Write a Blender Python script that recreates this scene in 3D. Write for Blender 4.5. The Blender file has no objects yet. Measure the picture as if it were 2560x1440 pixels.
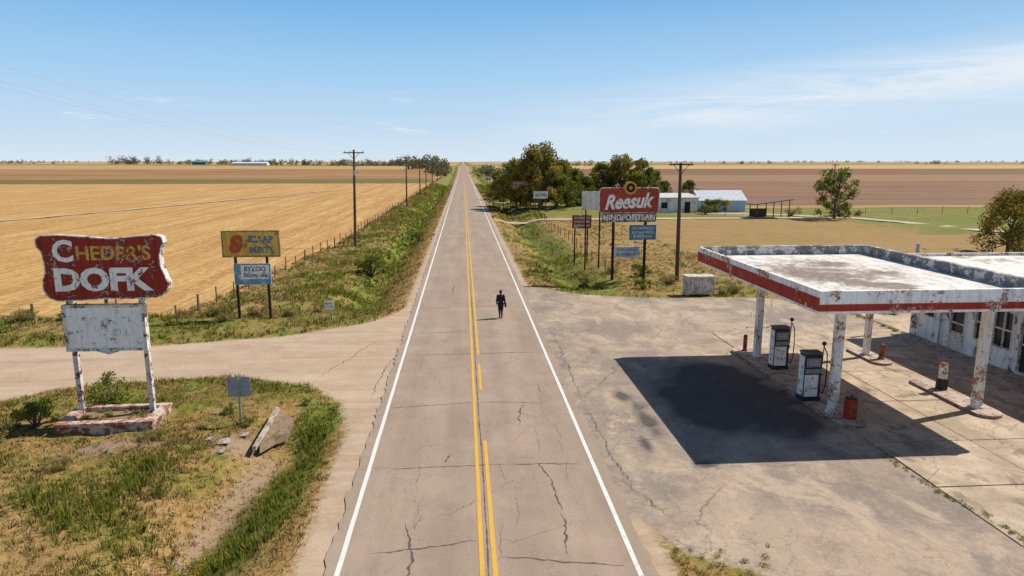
import bpy, math, random
import numpy as np
from mathutils import Vector, Matrix
rnd=random.Random(7); rng=np.random.default_rng(7)
scene=bpy.context.scene
scene.view_settings.view_transform='Standard'
scene.view_settings.look='None'
scene.view_settings.exposure=0

# ---------------------------------------------------------------- node helpers
def S(nt,v,inp):
    if v is None: return
    if isinstance(v,bpy.types.NodeSocket): nt.links.new(v,inp)
    else:
        if inp.type=='RGBA' and len(v)==3: v=(*v,1)
        inp.default_value=v
def newmat(name,rough=.85):
    m=bpy.data.materials.new(name); m.use_nodes=True
    nt=m.node_tree; b=nt.nodes['Principled BSDF']; b.inputs['Roughness'].default_value=rough
    if 'Specular IOR Level' in b.inputs: b.inputs['Specular IOR Level'].default_value=.25
    return m,nt,b
def gpos(nt): return nt.nodes.new('ShaderNodeNewGeometry').outputs['Position']
def opos(nt): return nt.nodes.new('ShaderNodeTexCoord').outputs['Object']
def vscale(nt,vec,s):
    n=nt.nodes.new('ShaderNodeMapping'); nt.links.new(vec,n.inputs['Vector']); n.inputs['Scale'].default_value=s; return n.outputs[0]
def noise(nt,vec,scale,detail=5,rough=.6,dist=0):
    n=nt.nodes.new('ShaderNodeTexNoise'); S(nt,vec,n.inputs['Vector'])
    n.inputs['Scale'].default_value=scale;n.inputs['Detail'].default_value=detail
    n.inputs['Roughness'].default_value=rough;n.inputs['Distortion'].default_value=dist
    return n.outputs[0]
def M(nt,op,a,b=0.,clamp=False):
    n=nt.nodes.new('ShaderNodeMath'); n.operation=op; n.use_clamp=clamp
    S(nt,a,n.inputs[0]); S(nt,b,n.inputs[1]); return n.outputs[0]
def mix(nt,f,a,b,blend='MIX'):
    n=nt.nodes.new('ShaderNodeMix'); n.data_type='RGBA'; n.blend_type=blend
    S(nt,f,n.inputs[0]); S(nt,a,n.inputs[6]); S(nt,b,n.inputs[7]); return n.outputs[2]
def rampf(nt,f,lo,hi):
    n=nt.nodes.new('ShaderNodeMapRange'); S(nt,f,n.inputs[0]); n.inputs[1].default_value=lo; n.inputs[2].default_value=hi
    return n.outputs[0]
def attr(nt,name,col=False):
    n=nt.nodes.new('ShaderNodeAttribute'); n.attribute_name=name
    return n.outputs['Color'] if col else n.outputs['Fac']
def sep(nt,vec):
    n=nt.nodes.new('ShaderNodeSeparateXYZ'); nt.links.new(vec,n.inputs[0]); return n.outputs
def bump(nt,b,h,strength=.4,dist=.05):
    n=nt.nodes.new('ShaderNodeBump'); n.inputs['Strength'].default_value=strength; n.inputs['Distance'].default_value=dist
    nt.links.new(h,n.inputs['Height']); nt.links.new(n.outputs[0],b.inputs['Normal'])
def voro(nt,vec,scale,feature='DISTANCE_TO_EDGE',rand=1):
    n=nt.nodes.new('ShaderNodeTexVoronoi'); n.feature=feature; S(nt,vec,n.inputs['Vector']); n.inputs['Scale'].default_value=scale
    n.inputs['Randomness'].default_value=rand
    return n.outputs[0]

_pc={}
def paint(name,base,chip=(.16,.08,.04),amt=.42,scale=2.5,dirt=.35,chip2=None,rough=.75):
    """old paint: flakes away to 'chip', with vertical dirt and rust streaks"""
    if name in _pc: return _pc[name]
    m,nt,b=newmat(name,rough); p=opos(nt)
    n1=noise(nt,p,scale,4,.6,.3); n1b=noise(nt,p,scale*4.3,7,.7); n2=noise(nt,vscale(nt,p,(3.5,3.5,.45)),scale*1.2,6,.65); n3=noise(nt,p,scale*9,4,.6)
    nn=M(nt,'ADD',M(nt,'MULTIPLY',n1,.55),M(nt,'MULTIPLY',n1b,.45))
    c=mix(nt,M(nt,'MULTIPLY',rampf(nt,n2,.46,.62),dirt),base,(base[0]*.5,base[1]*.4,base[2]*.33))
    c=mix(nt,M(nt,'MULTIPLY',rampf(nt,n3,.4,.7),.3),c,tuple(x*.6 for x in base))
    c2=chip
    if chip2: c2=mix(nt,rampf(nt,n3,.45,.55),chip,chip2)
    e=.5+(.5-amt)*.6
    c=mix(nt,M(nt,'MULTIPLY',rampf(nt,nn,e-.035,e),.3),c,chip)
    c=mix(nt,rampf(nt,nn,e,e+.012),c,c2)
    nt.links.new(c,b.inputs['Base Color']); bump(nt,b,nn,.5,.012)
    _pc[name]=m; return m
def plain(name,base,var=.3,scale=8,rough=.8,metal=0):
    if name in _pc: return _pc[name]
    m,nt,b=newmat(name,rough); n=noise(nt,opos(nt),scale,6,.65)
    c=mix(nt,rampf(nt,n,.3,.7),tuple(x*(1-var) for x in base),tuple(min(1,x*(1+var)) for x in base))
    nt.links.new(c,b.inputs['Base Color']); b.inputs['Metallic'].default_value=metal
    _pc[name]=m; return m
def leafmat(name,trans=.35,up=False):
    m=bpy.data.materials.new(name); m.use_nodes=True; nt=m.node_tree; nt.nodes.clear()
    o=nt.nodes.new('ShaderNodeOutputMaterial'); d=nt.nodes.new('ShaderNodeBsdfDiffuse'); t=nt.nodes.new('ShaderNodeBsdfTranslucent')
    x=nt.nodes.new('ShaderNodeMixShader'); x.inputs[0].default_value=trans; c=attr(nt,'col',True)
    if up:
        q=nt.nodes.new('ShaderNodeCombineXYZ'); q.inputs[2].default_value=1; nt.links.new(q.outputs[0],d.inputs['Normal'])
    nt.links.new(c,d.inputs[0]); nt.links.new(c,t.inputs[0]); nt.links.new(d.outputs[0],x.inputs[1]); nt.links.new(t.outputs[0],x.inputs[2])
    nt.links.new(x.outputs[0],o.inputs[0]); return m

# ---------------------------------------------------------------- mesh helpers
class MB:
    def __init__(s): s.v=[];s.f=[];s.m=[];s.c=[]
    def add(s,vs,fs,mi=0,col=(1,1,1)):
        o=len(s.v); s.v+= [tuple(v) for v in vs]; s.c+=[col]*len(vs)
        for f in fs: s.f.append(tuple(o+i for i in f)); s.m.append(mi)
        return s
    def box(s,x0,x1,y0,y1,z0,z1,mi=0):
        return s.add([(x0,y0,z0),(x1,y0,z0),(x1,y1,z0),(x0,y1,z0),(x0,y0,z1),(x1,y0,z1),(x1,y1,z1),(x0,y1,z1)],
          [(3,2,1,0),(4,5,6,7),(0,1,5,4),(1,2,6,5),(2,3,7,6),(3,0,4,7)],mi)
    def tube(s,p0,p1,r0,r1,seg=8,mi=0,col=(1,1,1),caps=True):
        p0=Vector(p0);p1=Vector(p1);d=(p1-p0).normalized()
        a=d.orthogonal().normalized(); b=d.cross(a); vs=[]
        for p,r in((p0,r0),(p1,r1)):
            for i in range(seg):
                t=2*math.pi*i/seg; vs.append(p+a*math.cos(t)*r+b*math.sin(t)*r)
        fs=[(i,(i+1)%seg,seg+(i+1)%seg,seg+i) for i in range(seg)]
        if caps: fs+=[tuple(range(seg-1,-1,-1)),tuple(range(seg,2*seg))]
        return s.add(vs,fs,mi,col)
    def path(s,pts,rs,seg=8,mi=0,col=(1,1,1)):
        for i in range(len(pts)-1): s.tube(pts[i],pts[i+1],rs[i],rs[i+1],seg,mi,col)
        return s
    def ell(s,c,r,mi=0,seg=14,rings=9):
        vs=[];fs=[]
        for i in range(rings+1):
            ph=math.pi*i/rings
            for j in range(seg):
                t=2*math.pi*j/seg; vs.append((c[0]+r[0]*math.sin(ph)*math.cos(t),c[1]+r[1]*math.sin(ph)*math.sin(t),c[2]+r[2]*math.cos(ph)))
        for i in range(rings):
            for j in range(seg): fs.append((i*seg+j,(i+1)*seg+j,(i+1)*seg+(j+1)%seg,i*seg+(j+1)%seg))
        return s.add(vs,fs,mi)
    def prismY(s,pts,y0,y1,mi=0,mside=None):
        n=len(pts); vs=[(x,y0,z) for x,z in pts]+[(x,y1,z) for x,z in pts]
        s.add(vs,[tuple(range(n)),tuple(range(2*n-1,n-1,-1))],mi)
        s.add(vs,[(i,n+i,n+(i+1)%n,(i+1)%n) for i in range(n)],mi if mside is None else mside); return s
    def prismZ(s,pts,z0,z1,mi=0,mside=None):
        n=len(pts); vs=[(x,y,z0) for x,y in pts]+[(x,y,z1) for x,y in pts]
        s.add(vs,[tuple(range(n,2*n))],mi)
        s.add(vs,[(i,(i+1)%n,n+(i+1)%n,n+i) for i in range(n)],mi if mside is None else mside); return s
    def obj(s,name,mats,parent=None,smooth=False,bevel=0):
        me=bpy.data.meshes.new(name); me.from_pydata(s.v,[],s.f); 
        for m in mats: me.materials.append(m)
        me.polygons.foreach_set('material_index',s.m)
        if smooth: me.polygons.foreach_set('use_smooth',[True]*len(s.f))
        me.update()
        o=bpy.data.objects.new(name,me); scene.collection.objects.link(o)
        if parent: adopt(o,parent)
        if bevel:
            b=o.modifiers.new('bevel','BEVEL'); b.width=bevel; b.segments=2; b.limit_method='ANGLE'
        return o
def adopt(o,p):
    o.parent=p; o.matrix_parent_inverse=Matrix.Translation(-p.location)
def group(name,loc):
    e=bpy.data.objects.new(name,None); e.empty_display_size=.3; e.location=loc; scene.collection.objects.link(e); return e
def text(s,cx,y,cz,w,h,mat,parent,name='lettering',shear=0,bold=0.,rot=0):
    c=bpy.data.curves.new(name,'FONT'); c.body=s; c.align_x='CENTER'; c.align_y='CENTER'; c.shear=shear; c.offset=bold; c.extrude=.004; c.resolution_u=3
    o=bpy.data.objects.new(name+'_c',c); scene.collection.objects.link(o)
    bpy.context.view_layer.update()
    me=bpy.data.meshes.new_from_object(o.evaluated_get(bpy.context.evaluated_depsgraph_get())); bpy.data.objects.remove(o)
    co=np.array([v.co[:] for v in me.vertices]); mn=co.min(0);mx=co.max(0)
    u=(co[:,0]-(mn[0]+mx[0])/2)/(mx[0]-mn[0])*w; v=(co[:,1]-(mn[1]+mx[1])/2)/(mx[1]-mn[1])*h
    v=v+u*math.tan(rot)
    out=np.stack([cx+u,np.full(len(u),y)-co[:,2],cz+v],1)
    me.vertices.foreach_set('co',out.astype(np.float32).ravel()); me.materials.clear(); me.materials.append(mat); me.name=name; me.update()
    ob=bpy.data.objects.new(name,me); scene.collection.objects.link(ob); adopt(ob,parent); return ob

# ---------------------------------------------------------------- terrain functions
def sst(a,b,x): t=np.clip((x-a)/(b-a),0,1); return t*t*(3-2*t)
def zfar(X,Y): return 4.9*sst(430,720,Y)-3.0*sst(725,850,Y)*np.exp(-(X/260.)**2)
def vnoise(X,Y,s,seed=0):
    r=np.random.default_rng(seed); t=r.random((256,256)); x=X/s; y=Y/s
    xi=np.floor(x).astype(int); yi=np.floor(y).astype(int); fx=x-xi; fy=y-yi; fx=fx*fx*(3-2*fx); fy=fy*fy*(3-2*fy)
    a=t[xi%256,yi%256];b=t[(xi+1)%256,yi%256];c=t[xi%256,(yi+1)%256];d=t[(xi+1)%256,(yi+1)%256]
    return (a*(1-fx)+b*fx)*(1-fy)+(c*(1-fx)+d*fx)*fy
def fenceX(Y): return np.interp(Y,[42,50,63,88,152,364,1000],[-18.1,-17.6,-16.6,-14.9,-14.4,-13.2,-13.2])
def polysd(X,Y,P):
    n=len(P); d=np.full(X.shape,1e9); ins=np.zeros(X.shape,bool)
    for i in range(n):
        x0,y0=P[i];x1,y1=P[(i+1)%n]; dx,dy=x1-x0,y1-y0
        t=np.clip(((X-x0)*dx+(Y-y0)*dy)/(dx*dx+dy*dy),0,1); d=np.minimum(d,np.hypot(X-x0-t*dx,Y-y0-t*dy))
        if dy!=0:
            c=((y0>Y)!=(y1>Y))&(X<dx*(Y-y0)/dy+x0); ins^=c
    return np.where(ins,d,-d)
def linesd(X,Y,P,w):
    d=np.full(X.shape,1e9)
    for (x0,y0),(x1,y1) in zip(P[:-1],P[1:]):
        dx,dy=x1-x0,y1-y0; t=np.clip(((X-x0)*dx+(Y-y0)*dy)/(dx*dx+dy*dy),0,1); d=np.minimum(d,np.hypot(X-x0-t*dx,Y-y0-t*dy))
    return w-d
DRIVE=[(-3.2,50),(-4.2,48),(-4.6,45),(-5.2,43),(-6.5,41),(-10.5,38.2),(-17.2,36.5),(-25,36.7),(-60,38),(-300,45),(-300,30),(-60,27.5),(-19.5,28.1),(-18.1,29.7),(-11.6,31),(-7.4,29.4),(-5.6,27),(-4.9,24),(-4.7,15.7),(-4.9,2),(-3,2)]
LOT=[(3.2,54),(4.5,52.9),(7.8,49.3),(12.1,47.5),(21,47),(24,44.5),(30,43),(90,43),(90,2),(8,2),(7.6,13),(6.2,14.6),(4.9,15.4),(4.3,17),(3,17.5)]
TRK1=[(3,114.5),(36,115),(67,114.8),(71,104),(73,92),(84,76),(120,60)]
TRK2=[(3,170),(14,171),(22,165)]
def sd_drive(X,Y):
    d=np.maximum(polysd(X,Y,DRIVE),4.5-np.abs(X))
    d=np.maximum(d,linesd(X,Y,TRK1,1.2)); d=np.maximum(d,linesd(X,Y,TRK2,1.4)); d=np.maximum(d,linesd(X,Y,[(60,120),(52,124),(47,126)],2.5))
    return d
def sd_lot(X,Y): return polysd(X,Y,LOT)
def sd_field(X,Y): return np.minimum(fenceX(Y)-.4-X,Y-44.2)
def ditch(X,Y):
    l=1.15*sst(43,50,Y)*np.exp(-((X+7.6)/1.7)**2)
    cx=np.interp(Y,[5,14,23],[-9.6,-8.3,-6.9]); l2=.95*(1-sst(23.2,25.5,Y))*np.exp(-((X-cx)/1.25)**2)
    r=1.0*sst(50,57,Y)*np.exp(-((X-8.6)/1.8)**2)
    return l,l2,r
def hgt(X,Y):
    l,l2,r=ditch(X,Y)
    flat=np.clip(-np.maximum(np.maximum(sd_drive(X,Y),sd_lot(X,Y)),5.0-np.abs(X))/2.0,0,1)
    b=(vnoise(X,Y,2.3,1)-.5)*.28+(vnoise(X,Y,.8,2)-.5)*.12+(vnoise(X,Y,9,3)-.5)*.4
    b=np.where(sd_field(X,Y)>0,b*.35,b)
    k=flat*np.clip(1.3-Y/400,0.0,1)
    hd=(l+l2+r)*np.clip((np.abs(X)-4.3)/1.0,0,1)
    return zfar(X,Y)-hd+b*k+.02*flat
def h1(x,y): return float(hgt(np.array([float(x)]),np.array([float(y)]))[0])
def geo(a,b,n): return list(np.geomspace(a,b,n))
xs=np.array(sorted(set([-x for x in geo(34,6000,46)][1:]+list(np.linspace(-34,-17,46))+list(np.linspace(-16.7,20,122))+list(np.linspace(20.5,40,24))+geo(42,6000,44))))
ys=np.array(list(np.linspace(2,11,12,endpoint=False))+list(np.linspace(11,60,165,endpoint=False))+list(np.linspace(60,130,110,endpoint=False))+list(np.linspace(130,300,90,endpoint=False))+geo(300,9000,90))
GX,GY=np.meshgrid(xs,ys); X=GX.ravel();Y=GY.ravel(); Z=hgt(X,Y)
nx,ny=len(xs),len(ys)
idx=np.arange(nx*ny).reshape(ny,nx)
F=np.stack([idx[:-1,:-1],idx[:-1,1:],idx[1:,1:],idx[1:,:-1]],-1).reshape(-1,4)
def bulkmesh(name,V,F,mats,smooth=False):
    me=bpy.data.meshes.new(name); n=len(V); k=F.shape[1]
    me.vertices.add(n); me.vertices.foreach_set('co',V.astype(np.float32).ravel())
    me.loops.add(F.size); me.loops.foreach_set('vertex_index',F.astype(np.int32).ravel())
    me.polygons.add(len(F)); me.polygons.foreach_set('loop_start',np.arange(0,F.size,k,dtype=np.int32)); me.polygons.foreach_set('loop_total',np.full(len(F),k,dtype=np.int32))
    if smooth: me.polygons.foreach_set('use_smooth',np.ones(len(F),bool))
    for m in mats: me.materials.append(m)
    me.update(calc_edges=True); me.validate(); return me
def link(name,me):
    o=bpy.data.objects.new(name,me); scene.collection.objects.link(o); return o
def greenv(X,Y):
    g=np.full(X.shape,.34)
    left=X<0; near=Y<27
    L=.72*np.exp(-((X+8.0)/1.6)**2)-.55*np.exp(-((X+5.0)/1.3)**2)+.32*np.exp(-((X+12)/2.2)**2)
    g=np.where(left&(Y>41),.32+L,g)
    cx=np.interp(Y,[5,14,23],[-9.6,-8.3,-6.9])
    L2=.85*np.exp(-((X-cx-1.0)/1.0)**2)-.40*np.exp(-((X-cx+.6)/.5)**2)-.5*np.exp(-((X+4.9)/.5)**2)
    g=np.where(left&near,.38+L2,g)
    g=np.where(left&(Y>=27)&(Y<=43.5)&(X<-6),.55,g)
    R=.5*np.exp(-((X-9.2)/2.2)**2)-.25*np.exp(-((X-5.3)/1.1)**2)
    g=np.where((~left)&(Y>45)&(X<24),.40+R,g)
    g=np.where((X>22)&(Y>43)&(Y<112),.14,g)
    g=np.where((X>12)&(X<=24)&(Y>58)&(Y<112),.20,g)
    g=np.where((X>6)&(Y>=117)&(Y<180),.70,g)
    g=np.where((X>64)&(Y>88),.75,g)
    return g
def dirtv(X,Y):
    cx=np.interp(Y,[5,14,23],[-9.6,-8.3,-6.9])
    d=.42-np.abs(X-cx+.35)-np.clip(Y-23,0,9)
    d=np.maximum(d,.8-np.hypot((X+8.6)/1.3,(Y-23.4)/.9)); d=np.maximum(d,.7-np.hypot((X+12.5)/2.6,(Y-23.0)/.8))
    return np.clip(d,-5,5)
mT,nt,b=newmat('ground_mat',.95)
p=gpos(nt); s3=sep(nt,p); PX,PY=s3[0],s3[1]
nL=noise(nt,p,.09,4,.6); nM=noise(nt,p,.7,6,.7); nF=noise(nt,p,5,5,.7); nVF=noise(nt,p,28,3,.7)
def zone(cur,sd,col,soft,amp,nz):
    f=M(nt,'ADD',sd,M(nt,'MULTIPLY',M(nt,'SUBTRACT',nz,.5),amp)); f=M(nt,'ADD',M(nt,'DIVIDE',f,soft),.5,True)
    return mix(nt,f,cur,col)
tan=mix(nt,rampf(nt,nF,.3,.7),(.23,.135,.045),(.46,.295,.115)); tan=mix(nt,M(nt,'MULTIPLY',rampf(nt,nL,.4,.65),.6),tan,(.36,.20,.065))
grn=mix(nt,rampf(nt,nF,.3,.7),(.10,.125,.015),(.24,.245,.04))
gf=M(nt,'ADD',attr(nt,'green'),M(nt,'MULTIPLY',M(nt,'SUBTRACT',nM,.5),2.4)); gf=M(nt,'ADD',gf,M(nt,'MULTIPLY',M(nt,'SUBTRACT',nL,.5),1.4)); gf=rampf(nt,gf,.2,.8)
col=mix(nt,gf,tan,grn)
col=zone(col,attr(nt,'dirt'),mix(nt,nF,(.22,.14,.085),(.44,.31,.19)),.5,1.9,nF)
strow=noise(nt,vscale(nt,p,(.55,.014,1)),1.0,5,.65,.3); strow2=noise(nt,vscale(nt,p,(2.6,.07,1)),1.0,5,.7,.3); clod=noise(nt,vscale(nt,p,(2.2,1.1,1)),1.,6,.75)
fld=mix(nt,rampf(nt,strow,.36,.64),(.42,.215,.062),(.66,.41,.150)); fld=mix(nt,M(nt,'MULTIPLY',rampf(nt,strow2,.47,.60),.6),fld,(.31,.15,.042)); fld=mix(nt,M(nt,'MULTIPLY',rampf(nt,clod,.5,.66),.7),fld,(.72,.49,.22)); fld=mix(nt,M(nt,'MULTIPLY',M(nt,'SUBTRACT',1.,rampf(nt,clod,.34,.46)),.6),fld,(.26,.125,.036))
fld=mix(nt,M(nt,'MULTIPLY',rampf(nt,nL,.46,.62),.4),fld,(.44,.22,.06))
col=zone(col,attr(nt,'field'),fld,.4,1.5,nF)
def sub(a,bv): return M(nt,'SUBTRACT',a,bv)
wL=noise(nt,vscale(nt,p,(.02,.02,1)),1.,3,.5)
def band(col,a,b_,c,soft=6.,amp=18.):
    s=M(nt,'MINIMUM',sub(PY,a),M(nt,'MULTIPLY',sub(PY,b_),-1.)); s=M(nt,'MINIMUM',s,attr(nt,'sideL')); return zone(col,s,c,soft,amp,wL)
brn=mix(nt,rampf(nt,noise(nt,vscale(nt,p,(.01,.06,1)),1.,4,.6),.35,.65),(.24,.12,.045),(.42,.23,.085))
col=band(col,310,9000,mix(nt,nM,(.13,.11,.025),(.21,.16,.05))); col=band(col,385,9000,brn); col=band(col,600,9000,(.46,.29,.12)); col=band(col,900,1100,(.2,.15,.06),20)
def bandR(col,a,b_,c,soft=3.,amp=6.):
    s=M(nt,'MINIMUM',sub(PY,a),M(nt,'MULTIPLY',sub(PY,b_),-1.)); s=M(nt,'MINIMUM',s,attr(nt,'sideR')); return zone(col,s,c,soft,amp,wL)
plw=mix(nt,rampf(nt,noise(nt,vscale(nt,p,(.015,.25,1)),1.,5,.65),.35,.65),(.185,.092,.048),(.31,.17,.092)); plw=mix(nt,M(nt,'MULTIPLY',rampf(nt,nM,.5,.7),.4),plw,(.34,.2,.11))
col=bandR(col,139,9000,plw); col=bandR(col,142,147,(.40,.28,.09),2.,3.); col=bandR(col,330,9000,(.30,.175,.085)); col=bandR(col,470,9000,(.22,.12,.055)); col=bandR(col,600,9000,(.52,.34,.13)); col=bandR(col,760,9000,(.40,.26,.12)); col=bandR(col,1100,9000,(.27,.18,.08)); col=bandR(col,1600,9000,(.4,.3,.16))
# drives: compacted pale gravel with soft wheel ruts
wn=noise(nt,p,.35,4,.6)
grv=mix(nt,rampf(nt,nM,.3,.7),(.43,.30,.195),(.57,.42,.285)); grv=mix(nt,M(nt,'MULTIPLY',rampf(nt,nVF,.45,.7),.4),grv,(.26,.185,.12)); grv=mix(nt,M(nt,'MULTIPLY',rampf(nt,nF,.52,.7),.3),grv,(.66,.51,.37))
rut=noise(nt,vscale(nt,p,(.06,.75,1)),1.,7,.7,1.2); grv=mix(nt,M(nt,'MULTIPLY',rampf(nt,rut,.5,.66),.45),grv,(.62,.47,.33)); grv=mix(nt,M(nt,'MULTIPLY',M(nt,'SUBTRACT',1.,rampf(nt,rut,.36,.48)),.35),grv,(.32,.225,.145))
col=zone(col,attr(nt,'drive'),grv,.35,1.1,nF)
# station lot: grey old asphalt, dusty sand drifted over it in blotches
nS=noise(nt,p,.20,8,.66,.9); nS2=noise(nt,vscale(nt,p,(.55,.30,1)),1.,9,.72,.5); nS3=noise(nt,p,1.1,7,.75,.3)
lot=mix(nt,rampf(nt,nS,.40,.58),(.30,.235,.185),(.47,.355,.25))
lot=mix(nt,M(nt,'MULTIPLY',rampf(nt,nS2,.50,.60),.7),lot,(.60,.455,.315)); lot=mix(nt,M(nt,'MULTIPLY',M(nt,'SUBTRACT',1.,rampf(nt,nS2,.38,.45)),.45),lot,(.215,.17,.14))
edge=M(nt,'SUBTRACT',1.,rampf(nt,PX,4.2,8.5)); lot=mix(nt,M(nt,'MULTIPLY',M(nt,'MULTIPLY',edge,rampf(nt,nS3,.42,.58)),.6),lot,(.24,.195,.16))
lot=mix(nt,M(nt,'MULTIPLY',rampf(nt,nS3,.58,.68),.4),lot,(.2,.16,.13)); lot=mix(nt,M(nt,'MULTIPLY',rampf(nt,nVF,.48,.7),.5),lot,(.21,.165,.13)); lot=mix(nt,M(nt,'MULTIPLY',rampf(nt,nF,.5,.7),.3),lot,(.62,.49,.36))
def cracks(cur,scale,w,amt,gate):
    ck=voro(nt,mix(nt,.2,p,M(nt,'MULTIPLY',noise(nt,p,1.5,4,.7),8.)),scale); m_=M(nt,'MULTIPLY',M(nt,'SUBTRACT',1.,rampf(nt,ck,.0,w)),gate); return mix(nt,M(nt,'MULTIPLY',m_,amt),cur,(.10,.08,.065))
lot=cracks(lot,.34,.012,.75,rampf(nt,nL,.38,.5)); lot=cracks(lot,1.1,.022,.5,rampf(nt,nS,.5,.6))
lot=mix(nt,M(nt,'MULTIPLY',rampf(nt,attr(nt,'oil_shade'),.15,.7),.88),lot,mix(nt,nF,(.035,.034,.036),(.11,.095,.085)))  # oil stains and painted shade darken the lot colour below the canopy
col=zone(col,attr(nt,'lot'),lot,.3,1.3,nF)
nt.links.new(col,b.inputs['Base Color'])
bh=M(nt,'ADD',M(nt,'MULTIPLY',nF,.7),M(nt,'MULTIPLY',nVF,.3)); bump(nt,b,bh,.55,.06)
V=np.stack([X,Y,Z],1); me=bulkmesh('ground',V,F,[mT],True); ground=link('ground',me)
def addattr(me,n,a):
    t=me.attributes.new(n,'FLOAT','POINT'); t.data.foreach_set('value',a.astype(np.float32))
addattr(me,'drive',np.clip(sd_drive(X,Y),-50,50)); addattr(me,'lot',np.clip(sd_lot(X,Y),-50,50)); addattr(me,'field',np.clip(sd_field(X,Y),-200,500)); addattr(me,'green',greenv(X,Y)); addattr(me,'dirt',dirtv(X,Y))
addattr(me,'sideL',-X-16.); addattr(me,'sideR',X-24-np.clip((200-Y)*.6,0,50))
oil_shade=np.zeros(X.shape)  # oil stains, plus dark colour painted in to deepen the canopy shadow
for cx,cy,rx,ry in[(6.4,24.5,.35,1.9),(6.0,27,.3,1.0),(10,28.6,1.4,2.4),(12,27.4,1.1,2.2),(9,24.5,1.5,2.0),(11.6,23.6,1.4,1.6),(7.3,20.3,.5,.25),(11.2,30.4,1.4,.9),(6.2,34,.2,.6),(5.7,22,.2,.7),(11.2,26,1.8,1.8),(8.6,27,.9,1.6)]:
    oil_shade+=np.exp(-(((X-cx)/rx)**2+((Y-cy)/ry)**2))*(.45+.9*vnoise(X,Y,.6,9))
addattr(me,'oil_shade',oil_shade)
def ribbon(name,P,w,mat,z=.05):
    vs=[]; pts=[]
    for (x0,y0),(x1,y1) in zip(P[:-1],P[1:]):
        n=max(2,int(math.hypot(x1-x0,y1-y0)/2.5)); pts+=[(x0+(x1-x0)*i/n,y0+(y1-y0)*i/n) for i in range(n)]
    pts.append(P[-1])
    for i,(x,y) in enumerate(pts):
        a=pts[max(0,i-1)];c=pts[min(len(pts)-1,i+1)]; d=math.hypot(c[0]-a[0],c[1]-a[1]); nx_,ny_=-(c[1]-a[1])/d,(c[0]-a[0])/d; ww=w*rnd.uniform(.85,1.15)
        zz=max(h1(x+nx_*w/2,y+ny_*w/2),h1(x-nx_*w/2,y-ny_*w/2),h1(x,y))+z
        for s_ in(1,-1): vs.append((x+nx_*ww/2*s_,y+ny_*ww/2*s_,zz))
    MB().add(vs,[(2*i,2*i+2,2*i+3,2*i+1) for i in range(len(pts)-1)]).obj(name,[mat])
mTr=plain('track_dirt',(.56,.44,.32),.25,.6,.95)
ribbon('farm_track',[(-104,30),(-86,80),(-75.5,116.5),(-62,164),(-52.3,199),(-47,222),(-40,240)],1.1,mTr,.14)
ribbon('dirt_track',[(4.6,114.6),(36,115),(66,114.8),(70,106),(73,92),(84,76),(120,60)],2.6,mTr,.08)
ribbon('dirt_track',[(4.6,170),(12,171.5),(24,166)],2.6,mTr,.08)
ribbon('dirt_track',[(62,116),(58,121),(52,124.5),(46,126)],3.0,mTr,.085)

# ---------------------------------------------------------------- road
mR,nt,b=newmat('asphalt_mat',.9); p=gpos(nt); s3=sep(nt,p)
a=mix(nt,rampf(nt,noise(nt,vscale(nt,p,(1,.12,1)),.8,6,.6),.3,.7),(.335,.243,.175),(.45,.335,.245))
a=mix(nt,M(nt,'MULTIPLY',rampf(nt,noise(nt,p,34,4,.8),.44,.66),.6),a,(.18,.13,.10))
a=mix(nt,M(nt,'MULTIPLY',rampf(nt,noise(nt,p,80,2,.8),.55,.68),.4),a,(.60,.47,.36))
ax=M(nt,'ABSOLUTE',s3[0]); wp=M(nt,'ABSOLUTE',M(nt,'SUBTRACT',ax,1.85)); wt=M(nt,'ABSOLUTE',M(nt,'SUBTRACT',wp,.85))
a=mix(nt,M(nt,'MULTIPLY',M(nt,'SUBTRACT',1.,rampf(nt,wt,.0,.4)),M(nt,'MULTIPLY',rampf(nt,noise(nt,vscale(nt,p,(1,.1,1)),1.5,5,.6),.3,.7),.4)),a,(.26,.19,.14))
a=mix(nt,M(nt,'MULTIPLY',rampf(nt,noise(nt,p,.35,5,.7),.48,.66),.35),a,(.50,.38,.28)); a=mix(nt,M(nt,'MULTIPLY',rampf(nt,noise(nt,vscale(nt,p,(.8,.3,1)),.9,5,.7),.52,.66),.3),a,(.26,.19,.145))
ck=voro(nt,mix(nt,.2,p,M(nt,'MULTIPLY',noise(nt,p,1.2,5,.75),9.)),.5); a=mix(nt,M(nt,'MULTIPLY',M(nt,'MULTIPLY',M(nt,'SUBTRACT',1.,rampf(nt,ck,0,.009)),rampf(nt,noise(nt,p,.2,3,.5),.40,.54)),.7),a,(.1,.075,.06))
nt.links.new(a,b.inputs['Base Color']); bump(nt,b,noise(nt,p,60,3,.8),.35,.01)
yr=list(np.arange(2,70,.35))+list(np.geomspace(70,2500,160)); vs=[]
for yy in yr:
    jl=(rnd.random()-.5)*.16*(yy<120); jr=(rnd.random()-.5)*.16*(yy<120); z=float(zfar(np.array([0.]),np.array([yy]))[0])
    for xx in(-3.98+jl,-2,0,2,4.02+jr): vs.append((xx,yy,z+.034+.02*(1-abs(xx)/4)))
fs=[(i*5+j,i*5+j+1,(i+1)*5+j+1,(i+1)*5+j) for i in range(len(yr)-1) for j in range(4)]
MB().add(vs,fs).obj('road',[mR])
def rz(x,y): return float(zfar(np.array([0.]),np.array([y]))[0])+.034+.02*(1-abs(x)/4)
def linemat(name,c):
    m,nt,b=newmat(name,.7); p=gpos(nt); n=noise(nt,p,9,7,.8)
    cc=mix(nt,rampf(nt,n,.57,.66),mix(nt,noise(nt,p,2.5,4,.6),tuple(x*.8 for x in c),c),(.36,.27,.2)); nt.links.new(cc,b.inputs['Base Color']); return m
mW=linemat('white_line_paint',(.85,.82,.75)); mY=linemat('yellow_line_paint',(.80,.45,.06))
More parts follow.
